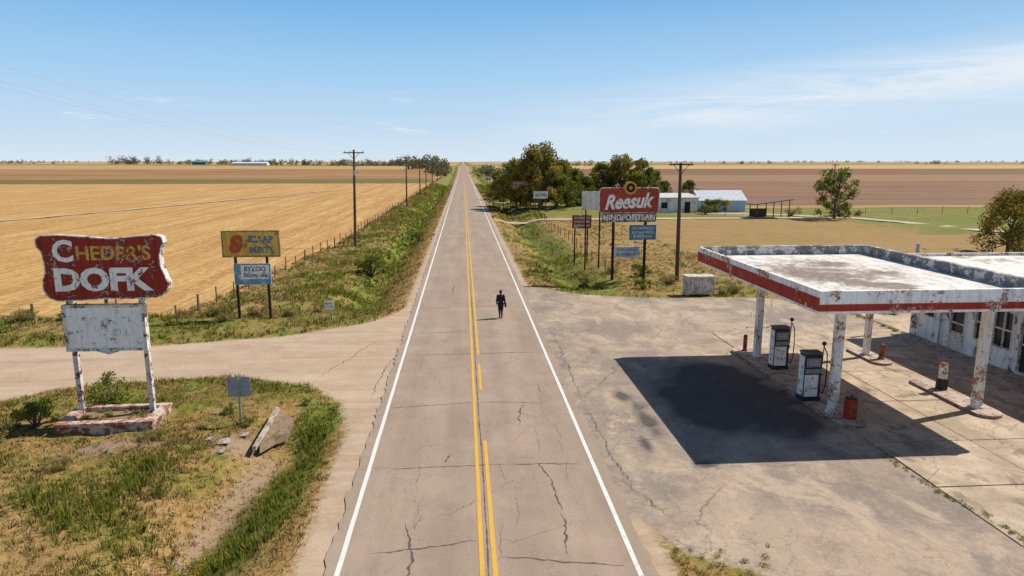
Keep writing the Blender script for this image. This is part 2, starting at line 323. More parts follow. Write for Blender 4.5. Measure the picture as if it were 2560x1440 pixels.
def stripe(x,w,y0,y1):
    yr=[y0]+[q for q in (list(np.arange(2,80,1.))+list(np.geomspace(81,2400,120))) if y0<q<y1]+[y1]; vs=[]
    for yy in yr: vs+=[(x-w/2+(rnd.random()-.5)*.012,yy,rz(x,yy)+.006+min(.05,yy*.00008)),(x+w/2+(rnd.random()-.5)*.012,yy,rz(x,yy)+.006+min(.05,yy*.00008))]
    return vs,[(2*i,2*i+1,2*i+3,2*i+2) for i in range(len(yr)-1)]
g=MB()
for x,y0,y1,mi in[(-3.60,2,2400,0),(3.60,2,2400,0),(-.155,2,2400,1),(.155,2,22.6,1),(.155,28.0,31.8,1),(.155,33.4,2400,1)]:
    vv,ff=stripe(x,.13 if mi==0 else .12,y0,y1); g.add(vv,ff,mi)
g.obj('road_markings',[mW,mY])
mC=plain('crack_seal',(.12,.10,.085),.3,20,.8)
g=MB()
def crack(x0,y0,x1,y1,w=.05,n=None,jit=.09):
    L=math.hypot(x1-x0,y1-y0); n=n or max(4,int(L/.12)); dx,dy=(x1-x0)/L,(y1-y0)/L; off=0; vs=[]
    for i in range(n+1):
        t=i/n; off+= (rnd.random()-.5)*jit; off*=.95; ww=w*(.25+rnd.random()*.9)*min(1,4*t+.1,4*(1-t)+.1)
        cx=x0+(x1-x0)*t-dy*off; cy=y0+(y1-y0)*t+dx*off
        for sgn in(-1,1):
            px,py=cx-dy*ww/2*sgn,cy+dx*ww/2*sgn
            vs.append((px,py,(rz(px,py) if abs(px)<4 else .03)+.004))
    g.add(vs,[(2*i,2*i+2,2*i+3,2*i+1) for i in range(n)])
for c in[(-2.95,15.8,-.25,16.2),(.3,15.4,3.3,14.9),(-2.95,20.55,.8,20.7),(.8,20.7,3.2,20.5),(-3.6,26.1,0,26.6),(0,26.5,2.6,26.3),(-3.5,33.6,3.6,33.9),(-3.4,38.0,0,38.3),(-3.6,45,2,45.2),(.5,45.4,3.7,45),(-3.6,53,3.6,53.3),(-3.6,62,0,62.3),(-3.6,74,3.6,74.3),(-3.6,88,3.6,88)]: crack(*c,w=.07,jit=.07)
for c in[(-2.15,17.2,-2.0,14),(-2.0,14,-2.1,11),(1.9,20.7,2.05,19.6),(2.1,19.6,2.0,17.6),(2.05,17.4,2.0,15.4),(-1.3,50,-1.3,53.5),(-1.2,20.9,-1.0,21.6),(1.5,24,1.9,26.3)]: crack(*c,w=.08,jit=.12)
crack(0,2,.0,60,w=.05,jit=.01)
for i in range(20):
    x=rnd.uniform(-3.2,3.2); y=rnd.uniform(14,60); crack(x,y,x+rnd.uniform(-.4,.4),y+rnd.uniform(1,4),w=.014,jit=.1)
for c in[(-4.5,27,-3.9,36),(-7.3,30,-5.2,37),(4.6,18,4.3,26),(4.3,26,4.5,40),(5.2,17,4.5,19.5)]: crack(*c,w=.028,jit=.12)
g.obj('road_cracks',[mC])

# ---------------------------------------------------------------- concrete apron
mA,nt,b=newmat('concrete_apron_mat',.9); p=gpos(nt)
a=mix(nt,rampf(nt,noise(nt,p,.6,7,.65),.38,.62),(.40,.30,.205),(.62,.48,.34)); a=mix(nt,M(nt,'MULTIPLY',rampf(nt,noise(nt,p,14,5,.75),.48,.66),.5),a,(.25,.19,.14))
a=mix(nt,M(nt,'MULTIPLY',rampf(nt,noise(nt,vscale(nt,p,(.8,.5,1)),1.2,7,.7,1.),.53,.64),.7),a,(.19,.135,.095))
ck=voro(nt,mix(nt,.2,p,M(nt,'MULTIPLY',noise(nt,p,1.,4,.7),7.)),.45); a=mix(nt,M(nt,'MULTIPLY',M(nt,'SUBTRACT',1.,rampf(nt,ck,0,.009)),.7),a,(.1,.08,.06))
nt.links.new(a,b.inputs['Base Color']); bump(nt,b,noise(nt,p,20,4,.7),.3,.02)
g=MB(); xa=[13.65,17.2,20.8,24.66]; ya=[6,10.5,15,18.2,21.5,25.5,29.5,33.5,37.2]
for i in range(3):
    for j in range(len(ya)-1):
        z=.028+rnd.random()*.012; q=.025
        g.box(xa[i]+q,xa[i+1]-q,ya[j]+q,ya[j+1]-q,-.1,z)
g.box(24.7,40,6,43,-.1,.03)
g.obj('concrete_pavement',[mA])

# ---------------------------------------------------------------- vegetation
mLeaf=leafmat('leaf_mat',.4); mGr=leafmat('grass_mat',.2,True); mBark=plain('bark',(.13,.09,.065),.4,6)
def grass(name,regions):
    Vs=[];Cs=[]
    for (x0,x1,y0,y1,dens,hs,wmul) in regions:
        n=int((x1-x0)*(y1-y0)*dens); X=rng.uniform(x0,x1,n);Y=rng.uniform(y0,y1,n)
        nz=vnoise(X,Y,1.3,21); sd=np.maximum(sd_drive(X,Y),sd_lot(X,Y)); 
        keep=(sd<-.0-rng.random(n)**2*.6)&(sd_field(X,Y)<.3)&(np.abs(X)>4.15+rng.random(n)*.4)&(rng.random(n)<.2+1.2*nz)&(dirtv(X,Y)<.1+.5*rng.random(n))
        keep&=~((X>-15.4)&(X<-11.8)&(Y>24.0)&(Y<26.3))
        X=X[keep];Y=Y[keep];n=len(X)
        gv=np.clip((greenv(X,Y)+(vnoise(X,Y,1.6,22)-.5)*1.2+(vnoise(X,Y,5,23)-.5)*.9-.2)/.6,0,1)
        K=8
        X=np.repeat(X,K);Y=np.repeat(Y,K); hh=np.repeat(rng.uniform(.4,1.25,n)*(.5+1.0*vnoise(X[::K],Y[::K],2.1,24))*(.75+.6*gv),K); gv=np.repeat(gv,K)
        N=len(X); th=rng.uniform(0,6.283,N); r=rng.random(N)*.12; bx=X+np.cos(th)*r;by=Y+np.sin(th)*r
        H=hs*hh*rng.uniform(.5,1.1,N); lean=rng.uniform(.1,.75,N)*H; w=(.009+.0003*Y)*wmul
        zb=hgt(bx,by)-.02; t2=rng.uniform(0,6.283,N)
        A=np.stack([bx-np.cos(t2)*w,by-np.sin(t2)*w,zb],1);B=np.stack([bx+np.cos(t2)*w,by+np.sin(t2)*w,zb],1)
        T=np.stack([bx+np.cos(th)*lean,by+np.sin(th)*lean,zb+H],1)
        Vs.append(np.stack([A,B,T],1).reshape(-1,3))
        tanc=np.array([.46,.30,.11]);gc=np.array([.21,.245,.035]); 
        isg=rng.random(N)<gv*.92; c=np.where(isg[:,None],gc,tanc)*rng.uniform(.55,1.3,N)[:,None]; c[:,0]*=rng.uniform(.8,1.15,N)
        Cs.append(np.repeat(c,3,0))
    V=np.concatenate(Vs);C=np.concatenate(Cs); Fq=np.arange(len(V)).reshape(-1,3)
    me=bulkmesh(name,V,Fq,[mGr]); a=me.attributes.new('col','FLOAT_COLOR','POINT')
    a.data.foreach_set('color',np.concatenate([C,np.ones((len(C),1))],1).astype(np.float32).ravel()); link(name,me)
grass('grass',[(-24,-4,9,31,62,.20,1),(-34,-4,34,45,16,.25,1),(-19,-4,43,75,16,.3,1),(-17,-4,75,150,7,.32,1.2),(-16,-4,150,300,2.5,.35,1.6),
 (4,9,9,20,40,.14,1),(4,26,45,72,12,.24,1),(22,60,43,72,3,.16,1),(4,24,72,112,4,.22,1.2),(4,14,117,300,2.5,.35,1.6)])
def leafcloud(clumps,n,size,pal,seed,flat=.85,var=1.):
    r=np.random.default_rng(seed); cl=np.array(clumps); wts=cl[:,3]**2; ci=r.choice(len(cl),n,p=wts/wts.sum())
    d=r.normal(size=(n,3)); d/=np.linalg.norm(d,axis=1)[:,None]; rad=r.random(n)**.45*cl[ci,3]*r.uniform(.85,1.2,n)
    P=cl[ci,:3]+d*rad[:,None]*np.array([1,1,flat])
    a=r.normal(size=(n,3)); a/=np.linalg.norm(a,axis=1)[:,None]; b_=np.cross(a,r.normal(size=(n,3))); b_/=np.linalg.norm(b_,axis=1)[:,None]
    s=size*r.uniform(.5,1.3,n)[:,None]
    V=np.stack([P-a*s,P-b_*s*.6,P+a*s,P+b_*s*.6],1).reshape(-1,3)
    pal=np.array(pal); k=r.integers(0,len(pal),len(cl)); c=pal[k[ci]]*.6+pal[r.integers(0,len(pal),n)]*.4
    c=c*r.uniform(.7,1.3,n)[:,None]*r.uniform(.8,1.2,len(cl))[ci][:,None]
    return V,np.repeat(c,4,0)
def meshfrom(name,mb,V,C):
    n0=len(mb.v); vs=np.array(mb.v).reshape(-1,3) if n0 else np.zeros((0,3)); 
    me=bpy.data.meshes.new(name); q=(np.arange(len(V)).reshape(-1,4)+n0).tolist()
    me.from_pydata(vs.tolist()+V.tolist(),[],list(mb.f)+q); me.materials.append(mBark); me.materials.append(mLeaf)
    me.polygons.foreach_set('material_index',[0]*len(mb.f)+[1]*len(q))
    a=me.attributes.new('col','FLOAT_COLOR','POINT'); cc=np.concatenate([np.ones((n0,3)),C]); a.data.foreach_set('color',np.concatenate([cc,np.ones((len(cc),1))],1).astype(np.float32).ravel())
    me.update(); return me
G1=[(.15,.18,.03),(.21,.22,.04),(.29,.25,.05),(.10,.13,.028)]
G2=[(.34,.25,.05),(.24,.21,.04),(.40,.28,.06),(.15,.165,.03)]
def treemesh(name,h,rad,n,size,pal,seed,low=.22,nc=26):
    r=random.Random(seed); mb=MB(); cl=[]
    tr=[(0,0,-.2),(r.uniform(-.1,.1)*rad,r.uniform(-.1,.1)*rad,h*.3),(r.uniform(-.15,.15)*rad,r.uniform(-.15,.15)*rad,h*.6),(0,0,h*.85)]
    mb.path(tr,[.030*h,.022*h,.012*h,.004*h],8)
    for i in range(nc):
        t=low+(.97-low)*((i+.5)/nc)**.85; env=math.sin(math.pi*min(1,max(.06,(t-low+.1)/(1.06-low+.05)))**.8)**.6
        an=i*2.4+r.uniform(-.5,.5); rr=rad*env*r.uniform(.35,.98); z=h*t+r.uniform(-.04,.04)*h
        c=(math.cos(an)*rr,math.sin(an)*rr,z,rad*r.uniform(.15,.33)); cl.append(c)
        st=max(.18,t-.28); j=min(2.99,st/.3); k=int(j); f=j-k; A=Vector(tr[k]).lerp(Vector(tr[k+1]),f)
        md=A.lerp(Vector(c[:3]),.5)+Vector((0,0,-.03*h))
        mb.path([A,md,c[:3]],[.011*h,.007*h,.002*h],5)
    V,C=leafcloud(cl,n,size,pal,seed); return meshfrom(name,mb,V,C)
T=[treemesh('tree_a',12.4,5.2,6000,.28,G2,1,.14,44),treemesh('tree_b',10.5,4.6,5000,.28,G1,2,.10,38),treemesh('tree_c',9,4.2,4200,.27,G1,3,.08,34)]
def put(me,name,x,y,s=1,rot=None,sz=None):
    o=link(name,me); o.location=(x,y,h1(x,y)); o.rotation_euler=(0,0,rnd.uniform(0,6.28) if rot is None else rot); o.scale=(s,s,sz or s); return o
for x,y,k,s in[(14.8,138,0,1.02),(10.6,142,0,.80),(18.6,141,1,.98),(21.8,146,2,.95),(12,150,1,.95),(17,152,0,.85),(24.5,150,2,.85),(8.8,176,1,.6),(9.5,195,2,.6),(11,215,1,.65),(12,250,0,.5),
   (31.5,157,1,.9),(35.5,155,0,.86),(40.5,158,1,.95),(44,161,2,.85),(38,150,2,.8),(48,164,2,.55),(60,181,2,.55),(28,160,2,.7)]: put(T[k],'deciduous_tree',x,y,s)
tm=treemesh('tree_d',8.4,3.9,3600,.19,G1,11,.10,30); put(tm,'deciduous_tree',62.3,112,1,0)
tm=treemesh('tree_e',6.4,3.3,9500,.12,G2,12,.03,40); put(tm,'deciduous_tree',56.0,66.8,1,0)
def bushmesh(name,h,rad,n,size,pal,seed,nc=12):
    r=random.Random(seed); mb=MB(); cl=[]
    for i in range(nc):
        an=i*2.4; rr=rad*r.uniform(.1,.8); c=(math.cos(an)*rr,math.sin(an)*rr,h*r.uniform(.2,.85),rad*r.uniform(.18,.36)); cl.append(c)
        mb.path([(0,0,-.05),(c[0]*.5,c[1]*.5,c[2]*.6),c[:3]],[.03*h,.02*h,.006*h],5)
    V,C=leafcloud(cl,n,size,pal,seed); return meshfrom(name,mb,V,C)
B=[bushmesh('bush_a',1.5,1.0,1900,.055,[(.22,.26,.05),(.32,.31,.07),(.15,.19,.04)],21),bushmesh('bush_b',1.6,1.3,2400,.07,G1,22),bushmesh('bush_c',1.2,1.1,1700,.05,[(.28,.24,.08),(.44,.33,.14),(.2,.19,.05)],23)]
put(B[0],'bush',-14.6,26.9,1.05); put(B[1],'bush',-16.3,25.0,.6); put(B[1],'bush',-8.9,62,1.25); put(B[2],'bush',-6.4,58,.5); put(B[1],'bush',-6.3,88,.8)
for x,y,k,s in[(15.9,52.6,2,1.0),(13.2,51,1,.6),(14.6,56.5,1,.8),(18.6,48.3,2,.9),(19.7,48.9,2,.8),(9.8,57,1,.5),(12.4,58,2,.8),(10.2,51.5,1,.45),(8.9,52.8,1,.4),(47.8,129,1,2),(66,117,1,1.6),(58,119,2,1.7),(70,118,2,1),(25.7,43.8,2,.8),(44.5,125,1,1.3),(27.4,41.6,1,.7),
   (-8.6,24.6,0,.35),(-9.6,25.8,0,.4),(-11.3,23.4,2,.4),(-13.5,21.5,2,.5),(-6.9,26.6,0,.3),(-16.8,23.5,2,.6),(-9.7,19.8,0,.35),(-24.5,43,1,.8),(-27.4,42.8,2,.9),(-16.4,43.6,2,.8),(-13.7,43.6,2,.9),(-11.6,43.4,2,.7),(-10,44.2,2,.5)]: put(B[k],'bush',x,y,s,None,s*.8)
Vf,Cf=leafcloud([(-8.2+rnd.uniform(-1.1,.9),16.2+rnd.uniform(-1.2,1.2),h1(-8.3,16)+.28+rnd.random()*.15,.12) for _ in range(50)],1600,.019,[(.85,.58,.03),(.75,.48,.02)],31)
V2,C2=leafcloud([(-8.2+rnd.uniform(-1.3,1.1),16.2+rnd.uniform(-1.4,1.4),h1(-8.3,16)+.15,.16) for _ in range(60)],3000,.026,[(.22,.26,.05),(.32,.3,.07)],32)
me=meshfrom('wildflowers',MB(),np.concatenate([Vf,V2]),np.concatenate([Cf,C2])); link('wildflowers',me)
cl=[]
for i in range(130):
    t=rnd.random()**.9; y=21.2-t*9.5; cl.append((13.66+rnd.gauss(0,.07)+.25*math.sin(y*.9),y,.03,rnd.uniform(.02,.11)))
for i in range(40): cl.append((rnd.uniform(13.7,22),rnd.choice([18.2,15.,21.5])+rnd.uniform(-.04,.04),.03,rnd.uniform(.02,.05)))
for i in range(90): cl.append((4.6+rnd.random()**1.5*3.2,12.6+rnd.random()*2.9,.04,rnd.uniform(.03,.12)))
for i in range(40): cl.append((24.4+rnd.uniform(-.1,.2),36.8+rnd.uniform(-1,5),.06,rnd.uniform(.08,.22)))
for i in range(26): cl.append((17+rnd.uniform(-.9,.9),38.2+rnd.uniform(-.2,.2),.03,rnd.uniform(.03,.09)))
V,C=leafcloud(cl,15000,.018,[(.24,.25,.06),(.44,.34,.13),(.18,.2,.05)],33,.6); link('weeds',meshfrom('weeds',MB(),V,C))
def dist_clumps(segs,seed):
    r=random.Random(seed); cl=[]
    for x0,y0,x1,y1,n,h in segs:
        for i in range(n):
            t=r.random(); x=x0+(x1-x0)*t+r.uniform(-6,6); y=y0+(y1-y0)*t+r.uniform(-15,15); hh=h*r.uniform(.35,1.15); z=h1(x,y)
            cl+=[(x,y,z+hh*.3,hh*.42),(x+r.uniform(-2,2),y,z+hh*.65,hh*.33),(x+r.uniform(-.8,.8)*hh,y,z+hh*.2,hh*.4)]
    return cl
cl=dist_clumps([(-565,1180,-500,1180,16,14),(-480,1170,-330,1100,40,9),(-330,1060,-140,1060,60,10),(-140,1050,-40,960,36,11),(-1300,1500,-820,1400,40,9),(-1000,2600,-100,2600,110,12),(-900,1250,-700,1250,10,6),
  (15,330,18,560,26,7),(14,430,60,600,24,8),(-16,430,-20,620,24,10),(-40,600,-19,640,22,12),(-60,700,-25,720,18,11),(40,700,160,760,22,7),(-120,760,-60,740,20,8),
  (800,1150,840,1160,8,8),(1000,1200,1300,1180,30,7),(450,1200,520,1250,6,6),(300,2600,2600,2600,130,9),(-2600,2600,-1000,2600,100,10),(640,1500,660,1500,4,7),(560,1250,580,1250,3,6)],5)
V,C=leafcloud(cl,44000,.95,[(.16,.165,.08),(.2,.19,.09),(.24,.20,.10),(.13,.15,.08)],41); link('distant_trees',meshfrom('distant_trees',MB(),V,C))  # distance haze is put into the leaf colours as a lighter, bluer tint

# ---------------------------------------------------------------- signs
mPost=paint('rusty_white_post',(.74,.70,.63),(.20,.07,.035),.455,3.0,.5,(.05,.03,.025))
mWood=plain('weathered_wood',(.11,.075,.05),.35,9)
mDark=plain('dark_steel',(.035,.028,.025),.3,6)
mSteel=plain('galvanised_steel',(.34,.36,.38),.2,5,.5,.3)
e=group('diner_sign',(-13.6,25.6,0))
def PX_(px): return -15.8+(px-90)*4.5/338
def PZ_(py): return 7.1-(py-590)*2.4/158
out=[(97,720),(108,738),(130,748),(190,747),(255,743),(330,744),(385,742),(408,738),(424,722),(428,708),(419,690),(411,665),(410,640),(416,622),(424,610),(420,596),(405,591),(350,594),(300,599),(262,599),(215,594),(150,590),(105,591),(92,600),(92,615),(103,630),(108,650),(107,680),(100,700)]
pts=[(PX_(a),PZ_(b_)) for a,b_ in out]
mRed=paint('faded_red_sign',(.36,.035,.018),(.12,.02,.015),.425,1.8,.6,(.50,.36,.26))
mEdge=paint('sign_edge_white',(.78,.74,.66),(.2,.08,.05),.45,2.6,.5)
MB().prismY(pts,25.45,25.8,0,1).obj('face',[mRed,mEdge],e,bevel=.02)
g=MB()
for i in range(len(pts)):
    a=pts[i];b2=pts[(i+1)%len(pts)]; g.tube((a[0],25.44,a[1]),(b2[0],25.44,b2[1]),.025,.025,6)
g.obj('rim',[mEdge],e)
mLW=paint('peeling_white_letters',(1.,.94,.84),(.32,.06,.035),.375,3.0,.3)
mLY=paint('peeling_yellow_letters',(.74,.42,.09),(.34,.05,.02),.42,4,.3)
text('C',PX_(158),25.445,PZ_(628),.72,.82,mLW,e,'lettering_c',0,.03)
text("HEDPR'S",PX_(290),25.445,PZ_(633),2.6,.54,mLY,e,'lettering_top',0,.025)
text('DOFK',PX_(258),25.445,PZ_(697),3.45,.88,mLW,e,'lettering_bottom',0,.05)
mWP=paint('white_panel',(1.,.96,.89),(.20,.14,.10),.37,2.2,.3,(.45,.38,.3))
MB().box(-15.1,-12.28,25.42,25.62,2.85,4.5).obj('lower_panel',[mWP],e,bevel=.015)
g=MB(); 
for x0,x1,z0,z1 in[(-15.14,-12.24,4.44,4.54),(-15.14,-12.24,2.80,2.90),(-15.14,-15.04,2.9,4.44),(-12.34,-12.24,2.9,4.44)]: g.box(x0,x1,25.38,25.64,z0,z1)
g.add([(-14.1,25.4,2.8),(-13.2,25.4,2.8),(-13.65,25.4,2.66)],[(0,2,1)]); g.obj('panel_frame',[mEdge],e)
mLG=paint('faded_grey_letters',(.56,.51,.45),(.98,.94,.87),.50,4,.2)
text('LC N L THE',-13.4,25.415,3.95,2.0,.26,mLG,e,'faded_text_1'); text('ZALL',-13.3,25.415,3.5,1.0,.26,mLG,e,'faded_text_2')
g=MB()
for x in(-15.0,-12.42): g.box(x-.09,x+.09,25.63,25.81,.3,4.9)
g.box(-13.75,-13.65,25.66,25.76,4.4,4.8)
g.obj('posts',[mPost],e,bevel=.01)
mPl=paint('planter_masonry',(.58,.47,.38),(.25,.07,.04),.49,1.8,.5,(.12,.08,.06)); mBr=paint('planter_cap',(.42,.15,.09),(.60,.50,.41),.5,2.0,.4)
g=MB(); P0=[(-15.15,24.15),(-11.85,24.3),(-11.95,26.2),(-15.3,26.1)]; P1=[(-14.8,24.5),(-12.2,24.62),(-12.28,25.95),(-14.95,25.85)]
for i in range(4):
    j=(i+1)%4; q=[P0[i],P0[j],P1[j],P1[i]]; g.prismZ(q,-.15,.36,0); 
    c=[(a[0]+(a[0]+13.6)*.02,a[1]+(a[1]-25.2)*.03) for a in q]; g.prismZ(c,.362,.45,1)
g.prismZ([(-14.9,24.4),(-12.1,24.55),(-12.2,26.0),(-15,25.9)],0,.28,2)
g.obj('planter',[mPl,mBr,plain('planter_soil',(.28,.19,.10),.4,12)],e)
cl=[(rnd.uniform(-14.8,-12.3),rnd.uniform(24.6,25.9),.32,rnd.uniform(.05,.15)) for _ in range(30)]
V,C=leafcloud(cl,1500,.035,[(.48,.34,.15),(.32,.28,.10)],51); o=link('planter_weeds',meshfrom('planter_weeds',MB(),V,C)); adopt(o,e)

e=group('road_sign',(-8.85,24.7,0)); MB().box(-9.25,-8.42,24.72,24.735,1.15,1.9).obj('plate',[mSteel],e,bevel=.006)
MB().box(-8.87,-8.80,24.66,24.715,h1(-8.8,24.7)-.2,1.86).obj('post',[mSteel],e)
g=MB(); 
for z in(1.3,1.75): g.tube((-8.835,24.65,z),(-8.835,24.74,z),.015,.015)
g.obj('bolts',[mDark],e)
e=group('broken_culvert',(-7.5,24.2,0))
mConc=paint('broken_concrete',(.62,.54,.45),(.3,.22,.16),.46,3,.5)
g=MB(); g.add([(-7.92,22.9,-.05),(-7.80,22.9,-.04),(-7.58,25.3,.50),(-7.70,25.3,.50),(-7.92,22.9,-.2),(-7.80,22.9,-.2),(-7.58,25.3,.32),(-7.70,25.3,.32)],[(0,1,2,3),(7,6,5,4),(0,4,5,1),(1,5,6,2),(2,6,7,3),(3,7,4,0)])
g.add([(-7.58,25.25,.36),(-7.0,24.9,.16),(-7.1,24.2,-.12),(-7.45,23.9,-.1),(-7.76,23.2,-.16),(-7.56,25.3,.1),(-6.98,24.95,.0),(-7.05,24.15,-.4),(-7.4,23.85,-.4),(-7.74,23.1,-.4)],[(0,4,3,2,1),(0,1,6,5),(1,2,7,6),(2,3,8,7),(3,4,9,8),(4,0,5,9)],1)
for cx,cy,s_ in((-9.0,23.3,.3),(-8.5,23.9,.18),(-8.9,22.6,.16),(-9.6,23.5,.15)):
    zz=h1(cx,cy); g.add([(cx-s_,cy-s_*.5,zz+.03),(cx+s_*.8,cy-s_*.7,zz+.08),(cx+s_,cy+s_*.5,zz+.14),(cx-s_*.5,cy+s_*.7,zz+.08),(cx,cy,zz-.2)],[(0,1,2,3),(0,4,1),(1,4,2),(2,4,3),(3,4,0)])
g.obj('slabs',[mConc,plain('stained_concrete',(.26,.18,.11),.4,5)],e)

def posts(g,xs_,y,top,base=None,w=.07,mi=0):
    for x in xs_: g.box(x-w,x+w,y,y+2*w,h1(x,y)-.3,top,mi)
e=group('roadside_billboard',(-13.6,42.8,0)); g=MB(); posts(g,(-14.55,-12.65),42.74,4.0); g.obj('posts',[mDark],e)
mYel=paint('faded_yellow_board',(.80,.50,.09),(.34,.19,.06),.40,1.2,.5)
MB().box(-15.2,-11.8,42.6,42.72,3.95,5.5).obj('yellow_board',[mYel],e,bevel=.01)
g=MB()
for x0,x1,z0,z1 in[(-15.24,-11.76,5.46,5.54),(-15.24,-11.76,3.91,3.99),(-15.24,-15.17,3.99,5.46),(-11.83,-11.76,3.99,5.46)]: g.box(x0,x1,42.57,42.73,z0,z1)
g.obj('frame',[paint('frame_green',(.20,.21,.13),(.5,.34,.1),.45,3)],e)
mBl=paint('faded_blue_letters',(.10,.22,.34),(.75,.47,.09),.36,4,.2); mRL=paint('faded_red_mark',(.52,.10,.035),(.75,.45,.09),.34,4,.2)
text('8',-14.4,42.59,4.72,.85,1.15,mRL,e,'number',.2,.06); text('ICAAP',-12.9,42.59,5.0,1.5,.44,mBl,e,'lettering_1',0,.04); text("BURT'L",-12.85,42.59,4.35,1.55,.40,mBl,e,'lettering_2',0,.04)
mBlue=paint('faded_blue_board',(.13,.34,.52),(.66,.62,.54),.41,1.6,.3); mPal=paint('pale_board',(.94,.90,.84),(.30,.42,.5),.40,2.0,.3)
MB().box(-14.62,-12.42,42.58,42.70,2.2,3.5).obj('blue_board',[mBlue],e,bevel=.01)
MB().box(-14.2,-12.5,42.565,42.578,2.55,3.42).obj('pale_panel',[mPal],e)
mDB=paint('dark_blue_letters',(.05,.07,.10),(.7,.7,.66),.40,4,.1)
text('BYZOO',-13.35,42.56,3.18,1.3,.3,mDB,e,'lettering_3',0,.02); text('Strwces',-13.35,42.56,2.8,1.4,.28,mDB,e,'lettering_4',0,.02)
e=group('marker_sign',(-8.85,42.1,0)); MB().box(-9.12,-8.55,42.0,42.02,.7,1.22).obj('plate',[paint('marker_white',(1.,.98,.92),(.6,.6,.6),.33,4,.15)],e)
g=MB(); g.box(-8.78,-8.71,42.03,42.09,h1(-8.8,42)-.2,1.2); g.obj('post',[plain('post_timber',(.5,.38,.26),.3,8)],e)
mGL=paint('marker_green',(.04,.20,.16),(.7,.7,.66),.3,6,.1); text('B',-9.0,41.995,1.06,.13,.16,mGL,e,'letter',0,.03); text('HAND',-8.77,41.995,1.06,.26,.13,mGL,e,'lettering_1',0,.0); text('B POUS',-8.83,41.995,.86,.46,.12,mGL,e,'lettering_2',0,.0)

# right sign cluster
e=group('store_sign',(13,54.6,0)); g=MB()
g.box(11.56,11.76,54.72,54.9,-.3,5.3); g.box(14.2,14.4,54.72,54.9,-.3,5.3); g.obj('posts',[mDark],e)
x0,x1,z0,z1=10.4,15.25,5.62,7.6; c=.22
pts=[(x0,z0+c),(x0+.07,z0+.07),(x0+c,z0),(x1-c,z0),(x1-.07,z0+.07),(x1,z0+c),(x1,z1-c),(x1-.07,z1-.07),(x1-c,z1),(x0+c,z1),(x0+.07,z1-.07),(x0,z1-c)]
mRed2=paint('sign_red',(.44,.075,.045),(.22,.06,.04),.40,1.3,.5)
MB().prismY(pts,54.45,54.7,0,1).obj('face',[mRed2,mEdge],e)
g=MB()
for i in range(len(pts)):
    a=pts[i];b2=pts[(i+1)%len(pts)]; g.tube((a[0],54.45,a[1]),(b2[0],54.45,b2[1]),.035,.035,6)
g.obj('rim',[mEdge],e)
text('Reesuk',12.85,54.44,6.55,4.0,1.2,mLW,e,'lettering',.32,.035,rot=.05)
MB().prismY([(10.65,4.85),(15.1,4.85),(15.1,5.6),(10.65,5.6)],54.5,54.7,0).obj('letter_strip',[paint('strip_brown',(.20,.13,.10),(.66,.6,.52),.42,2.4)],e)
text('HINDFOEITSAN',12.88,54.49,5.25,4.2,.46,paint('strip_white',(1.,.95,.87),(.3,.22,.17),.38,4,.2),e,'strip_lettering',0,.02)
circ=lambda cx,cz,r,n=24:[(cx+r*math.cos(6.2832*i/n),cz+r*math.sin(6.2832*i/n)) for i in range(n)]
MB().prismY(circ(12.9,7.6,.52),54.40,54.68).obj('emblem_ring',[paint('emblem_yellow',(.74,.40,.05),(.3,.12,.05),.38,4)],e)
MB().prismY(circ(12.9,7.6,.36),54.37,54.395).obj('emblem_disc',[mDark],e); MB().prismY(circ(12.9,7.6,.15,6),54.35,54.368).obj('emblem_dot',[paint('emblem_yellow',(.6,.3,.04))],e)
mB2=paint('blue_board_b',(.08,.21,.34),(.40,.44,.44),.40,1.8,.3); mB3=paint('pale_blue_board',(.60,.68,.72),(.26,.34,.42),.44,1.8,.3)
MB().box(12.95,15.15,54.56,54.7,3.4,4.6).obj('blue_board',[mB2],e,bevel=.01)
mCr=paint('cream_letters',(.85,.81,.70),(.1,.2,.28),.37,5,.1)
for i,t in enumerate(['INCORFORATED','BUD & MARKSE','DUAL LODGE']): text(t,14.05,54.55,4.35-i*.33,1.8-.3*(i==2),.2,mCr,e,'blue_lettering_%d'%i,0,.01)
MB().box(11.78,13.85,54.6,54.7,1.95,2.85).obj('pale_board',[mB3],e,bevel=.01)
for i,t in enumerate(['ZUNDUSUUS','BUTBUTTONS']): text(t,12.8,54.59,2.6-i*.38,1.7,.22,mDB,e,'pale_lettering_%d'%i,0,.01)
def board(name,x0,x1,z0,z1,y,mat,px,words=(),lm=None,postm=None):
    e=group(name,((x0+x1)/2,y,0)); MB().box(x0,x1,y,y+.12,z0,z1).obj('panel',[mat],e,bevel=.01)
    g=MB(); posts(g,px,y+.125,z1-.1,None,.06); g.obj('posts',[postm or mDark],e)
    h=(z1-z0)/(len(words)+.4) if words else 0
    for i,t in enumerate(words): text(t,(x0+x1)/2,y-.008,z1-h*(i+.7),(x1-x0)*.8,h*.6,lm,e,'lettering_%d'%i,0,.015)
    return e
board('blank_billboard',10.3,12.35,5.3,7.0,62,paint('blank_white',(.88,.84,.77),(.55,.46,.36),.42,1.0,.4),(10.7,12.0))
board('parts_sign',10.15,12.05,3.2,4.5,66.5,paint('dark_red_board',(.32,.06,.045),(.55,.42,.36),.40,1.8,.3),(10.45,11.7),('SHWSERN','AWTO PMRS','RMEIWOA'),mCr)
board('white_sign',13.0,15.8,2.6,4.0,132,paint('blank_white',(.7,.7,.7)),(13.4,15.4),('LAKE BWNK',),mDB)
board('orange_sign',9.3,12.6,4.0,5.8,138,paint('orange_board',(.60,.22,.09),(.7,.6,.5),.43,.8),(9.7,12.0),('PPOEEVG','NRVSE'),mCr)
board('blue_sign',9.3,11.9,4.2,6.6,182,paint('teal_board',(.08,.33,.44),(.6,.6,.58),.42,.8),(9.6,11.6),('BAET','ROWN'),mCr)
